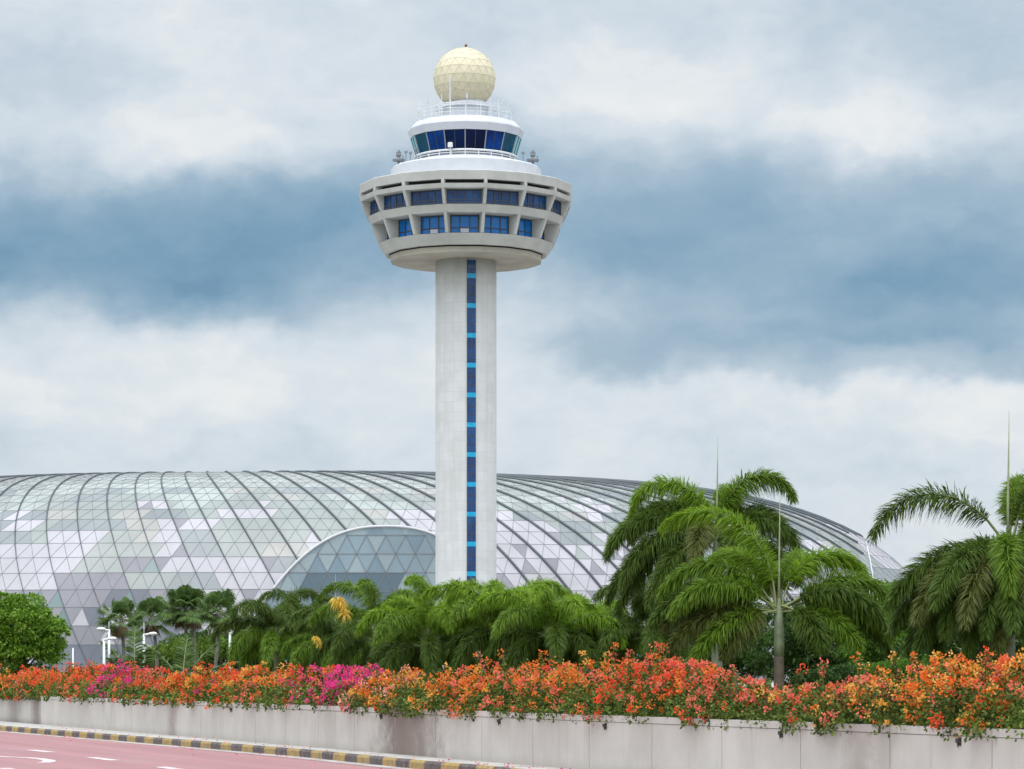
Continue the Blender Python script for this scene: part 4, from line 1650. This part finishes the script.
arching_plant('young palm with upright pale green feather leaves below the leftmost fan palm', 134, 118,
              [(95, 84, 30, 2.2), (20, 80, 45, 2.0), (160, 78, 50, 2.0), (170, 50, 100, 2.4), (300, 75, 60, 1.9), (240, 70, 70, 1.9), (10, 62, 70, 1.7)], 5)
arching_plant('young palm with wide spreading arched leaves below the twin-trunk fan palm', 182, 116,
              [(5, 55, 62, 2.2), (172, 78, 60, 2.0), (80, 84, 30, 1.9), (20, 76, 50, 2.0), (185, 32, 65, 2.0), (300, 60, 80, 1.6), (165, 58, 80, 1.7)], 6)

# ================================================================== broad-leaved trees and bushes
M['tleaf_a'] = leaf_mat('glossy_tree_leaf', (0.062, 0.157, 0.013), (0.157, 0.302, 0.027), .36, .4, .0, (.30, .43, .07))
M['tleaf_b'] = leaf_mat('dense_shrub_leaf', (0.027, 0.070, 0.013), (0.070, 0.135, 0.025), .25, .5, .7)
M['tleaf_c'] = leaf_mat('light_tree_leaf', (.075, .175, .016), (.155, .29, .036), .38, .5, .6)
M['tleaf_d'] = leaf_mat('yellow_green_shrub_leaf', (0.081, 0.144, 0.018), (0.161, 0.241, 0.034), .3, .5, .9)
M['bark'] = mat('grey_brown_bark', (.12, .10, .08), .9, .3, 6, .5, 15)


def tree(name, label, px, Y, lobes, leaf, size, seed, n=9000, zb=BED_Z, trunk=True, cat='tree', group=None, clump_r=.34):
    """lobes: (px, py, rx px, ry px, depth m) picture-sized masses of the crown"""
    rng = np.random.default_rng(seed)
    b = W(px, 674, Y)
    root = thing(name, label, cat, (b.x, b.y, zb), 0, group)
    m = Y / F
    Ls = []
    for (qx, qy, rx, ry, dp) in lobes:
        c = W(qx, qy, Y) - root.location
        Ls.append((c.x, rng.uniform(-.3, .3) * dp, c.z, rx * m, dp, ry * m))
    Ls = np.array(Ls)
    vol = Ls[:, 3] * Ls[:, 5] * Ls[:, 4] ** .5
    per = 70
    nc = n // per
    k = rng.choice(len(Ls), nc, p=vol / vol.sum())
    d = norm(rng.normal(size=(nc, 3)))
    rr = rng.uniform(.25, 1, nc) ** .45
    cl = Ls[k, :3] + d * Ls[k, 3:] * rr[:, None]
    keep = cl[:, 2] > .02
    cl, d = cl[keep], d[keep]
    cr = clump_r * rng.uniform(.55, 1.2, len(cl))
    dd = norm(rng.normal(size=(len(cl) * per, 3)) + np.repeat(d, per, 0) * .5)
    C = np.repeat(cl, per, 0) + dd * (np.repeat(cr, per) * rng.uniform(.35, 1, len(cl) * per))[:, None] * np.array([1, 1, .75])
    D = norm(dd + rng.normal(size=dd.shape) * .6 + np.array([0, 0, .25]))
    v, q = leaf_quads(rng, C, D, size, size * .55, .2)
    quad_obj('crown', v, q, M[leaf], parent=root)
    g = MB()
    top = Ls[:, 2].max() * .8
    if trunk:
        g.tube([(0, 0, -.1), (.05, 0, top * .3), (0, .05, top * .6), (.03, 0, top)], [.16, .13, .10, .05], 8)
    for q_ in range(0, len(cl), max(1, len(cl) // 22)):
        p1 = Vector(cl[q_])
        p0 = Vector((0, 0, min(top, max(.1, p1.z * .45)))) if trunk else Vector((p1.x * .6, p1.y * .6, 0))
        g.tube([p0, p0.lerp(p1, .5) + Vector((0, 0, .1)), p1], [.05, .035, .015], 5)
    g.build('trunk' if trunk else 'branches', M['bark'], root, smooth=True)
    return root


tree('leafy_tree', 'round dense bright green leafy tree at the left edge above the flowers', 22, 116,
     [(22, 632, 30, 34, 1.4), (8, 622, 26, 28, 1.3), (40, 640, 24, 28, 1.2), (22, 612, 22, 22, 1.1), (50, 640, 15, 20, .9), (44, 622, 16, 18, .9), (0, 645, 28, 28, 1.3), (20, 655, 38, 18, 1.3), (-16, 625, 22, 28, 1.2)],
     'tleaf_a', .16, 3, n=26000, clump_r=.30)
tree('leafy_tree', 'bright yellow-green tree between the short palm and the right palm', 892, 84,
     [(882, 632, 38, 36, 1.8), (912, 614, 30, 30, 1.6), (880, 606, 26, 22, 1.2), (856, 640, 24, 30, 1.4), (930, 640, 34, 34, 1.8), (896, 650, 46, 28, 1.8)],
     'tleaf_c', .12, 5, n=24000, clump_r=.30)
tree('leafy_tree', 'dark green tree behind the short palm and left of the bright tree', 832, 96,
     [(830, 640, 40, 30, 1.8), (800, 630, 36, 34, 1.8), (850, 622, 26, 30, 1.5), (770, 640, 40, 32, 1.8), (850, 668, 44, 14, 1.6), (790, 668, 44, 14, 1.6), (890, 668, 30, 14, 1.5)], 'tleaf_b', .13, 6, n=27000)
tree('leafy_tree', 'dark tree behind the tallest palm', 700, 98,
     [(690, 640, 46, 34, 1.8), (720, 620, 36, 44, 1.8), (650, 650, 40, 26, 1.6), (740, 640, 30, 40, 1.6), (700, 668, 60, 14, 1.6), (640, 668, 50, 14, 1.6)], 'tleaf_b', .13, 7, n=27000)
tree('leafy_tree', 'dark tree hidden behind the hanging fronds of the right palm', 985, 74,
     [(965, 630, 46, 36, 1.5), (1010, 615, 46, 48, 1.6), (1040, 630, 40, 50, 1.5), (930, 655, 30, 24, 1.3)], 'tleaf_b', .12, 8, n=20000)
HEDGE = [
    (205, 150, [(200, 655, 22, 14, 1.6), (212, 646, 14, 10, 1.2)], 'tleaf_d', 'yellow-green rounded bush between the two fan palm trunks on the right'),
    (238, 152, [(238, 648, 26, 16, 1.8), (225, 660, 26, 14, 1.6)], 'tleaf_b', 'dark clipped bush right behind the lone rightmost street lamp'),
    (168, 148, [(166, 658, 22, 12, 1.6), (176, 650, 12, 9, 1.2)], 'tleaf_d', 'light green low bush in the middle under the fan palms'),
    (200, 162, [(205, 644, 34, 12, 1.8), (180, 648, 20, 12, 1.6)], 'tleaf_b', 'long dark bush behind the twin-trunk fan palm'),
    (262, 135, [(262, 648, 22, 18, 1.6), (275, 656, 22, 16, 1.4)], 'tleaf_b', 'dark bush at the left foot of the white portal arch'),
    (330, 128, [(318, 656, 40, 20, 1.8), (350, 650, 36, 24, 1.8), (370, 666, 36, 14, 1.6), (300, 666, 36, 14, 1.6)], 'tleaf_b', 'dark bush behind the yellow flower plume'),
    (420, 124, [(405, 650, 40, 26, 1.8), (440, 648, 36, 30, 1.8), (390, 666, 36, 14, 1.6), (450, 666, 36, 14, 1.6)], 'tleaf_b', 'dark bush behind the pale-trunked palm left of the tower'),
    (500, 122, [(488, 650, 36, 26, 1.8), (520, 645, 36, 30, 1.8), (520, 666, 50, 14, 1.6)], 'tleaf_b', 'dark bush at the right foot of the tower shaft'),
    (575, 118, [(565, 650, 40, 26, 1.8), (600, 648, 36, 28, 1.8), (600, 666, 50, 14, 1.6)], 'tleaf_b', 'dark bush behind the rightmost low palms'),
    (838, 68, [(838, 679, 34, 12, 1.0), (815, 681, 24, 10, .9), (862, 678, 26, 12, .9)], 'tleaf_b', 'low dark bush in the dip right of the short palm trunk'),
    (905, 64, [(900, 676, 34, 14, 1.0), (930, 676, 34, 14, 1.0), (878, 678, 24, 12, .9)], 'tleaf_c', 'low green bush just behind the amber flowers under the right palm'),
]
for k, (px, Y, lb, lf, lab) in enumerate(HEDGE):
    tree('garden_bush', lab, px, Y, lb, lf, .15 if Y > 90 else .09, 70 + k, n=9000, trunk=False, cat='bush', group='bushes behind the palms', clump_r=.32 if Y > 90 else .2)

# ================================================================== street lamps beyond the planting
M['lamp'] = mat('white_lamp_post', (.78, .79, .80), .45)
M['lens'] = mat('lamp_lens', (.55, .58, .60), .3)


def lamp(label, px, top, Y, heads, spike=0):
    b = W(px, 674, Y)
    root = thing('street_lamp', label, 'street lamp', (b.x, b.y, BED_Z), 0, 'white street lamps below the dome')
    m = Y / F
    H = EYE + (HOR - top) * m - BED_Z
    g = MB()
    g.tube([(0, 0, -.05), (0, 0, .15)], [.14, .14], 10)
    g.tube([(0, 0, .1), (0, 0, H * .5), (0, 0, H)], [.06, .055, .045], 10)
    if spike:
        g.tube([(0, 0, H), (0, 0, H + spike * m)], [.02, .01], 5)
    g.build('pole', M['lamp'], root, smooth=True)
    for dx, dy in heads:
        x = dx * m; z = H - .04
        g = MB()
        g.tube([(0, 0, z), (x * .45, -.05, z + .04), (x * .75, -.05, z + .05)], [.05, .045, .04], 7)
        g.build('arm', M['lamp'], root, smooth=True)
        g = MB()
        sg = 1 if dx > 0 else -1
        L_ = .36
        x0 = x - sg * L_
        prof = [(x0, .03), (x0 + sg * .08, .075), (x0 + sg * .22, .10), (x0 + sg * .32, .075), (x0 + sg * .37, .02)]
        vs = []
        for (xx, r) in prof:
            for a in np.linspace(0, 2 * PI, 11)[:-1]:
                vs.append((xx, -.05 + r * math.cos(a) * 1.1, z + .06 + r * .75 * math.sin(a)))
        fs = []
        for i in range(4):
            for q in range(10):
                fs.append((i * 10 + q, i * 10 + (q + 1) % 10, (i + 1) * 10 + (q + 1) % 10, (i + 1) * 10 + q))
        fs += [tuple(range(10)), tuple(range(40, 50))]
        g.raw(vs, fs)
        hd = g.build('lamp_head', M['lamp'], root, smooth=True)
        g = MB()
        g.lathe([(.07, z - .015), (.065, z - .03), (.01, z - .035)], 10, cx=x0 + sg * .22, cy=-.05)
        g.build('lens', M['lens'], hd)
    return root


lamp('taller of the twin white street lamps on the left, its head reaching left', 109, 629.5, 118, [(-12, 0)], spike=8)
lamp('shorter of the twin white street lamps on the left, its head reaching right', 104, 639, 114, [(12.5, 0)])
lamp('white street lamp among the fan palms, thin spike on top', 144, 634, 124, [(13, 0)], spike=12)
lamp('lone rightmost white street lamp in front of the dark bush', 230, 632.5, 112, [(11, 0)])
b = W(73, 674, 112)
g = MB()
g.tube([(0, 0, -.05), (0, 0, EYE + (HOR - 648) * 112 / F - BED_Z)], [.03, .026], 8)
o = g.build('marker_post', M['lamp'], loc=(b.x, b.y, BED_Z), smooth=True)
tag(o, 'thin plain grey-white post right of the round leafy tree', 'post')

# ================================================================== fallen bracts on the footpath and in the gutter
rng = np.random.default_rng(77)
n = 420
k = rng.integers(4, len(kp) - 4, n)
f = rng.uniform(0, 1, n)
A_ = np.array([list(p) for p in kp]); 
base_ = A_[k] * (1 - f[:, None]) + A_[k + 1] * f[:, None]
tn = norm(A_[k + 1] - A_[k])
offs = np.where(rng.uniform(size=n) < .55, rng.uniform(.2, 1.3, n), -rng.gamma(1.2, .35, n) - .02)
C = base_ + np.stack([-tn[:, 1], tn[:, 0], tn[:, 2]], 1) * offs[:, None]
wall_off = (C - np.array([WX0, WY0, 0])) @ np.array(WN)
ok = wall_off < -.1
C, offs = C[ok], offs[ok]
C[:, 2] = np.where(offs > 0, .012, ROAD_Z + .012)
D = norm(np.concatenate([rng.normal(size=(len(C), 2)), np.full((len(C), 1), .12)], 1))
v, q = leaf_quads(rng, C, D, .055, .045, 0)
o = quad_obj('fallen_petals', v, q, [P_CO, P_MA, P_PK], rng.integers(0, 3, len(C)))
tag(o, 'scattered fallen pink and coral petals on the footpath and road edge', 'petals', kind='stuff')
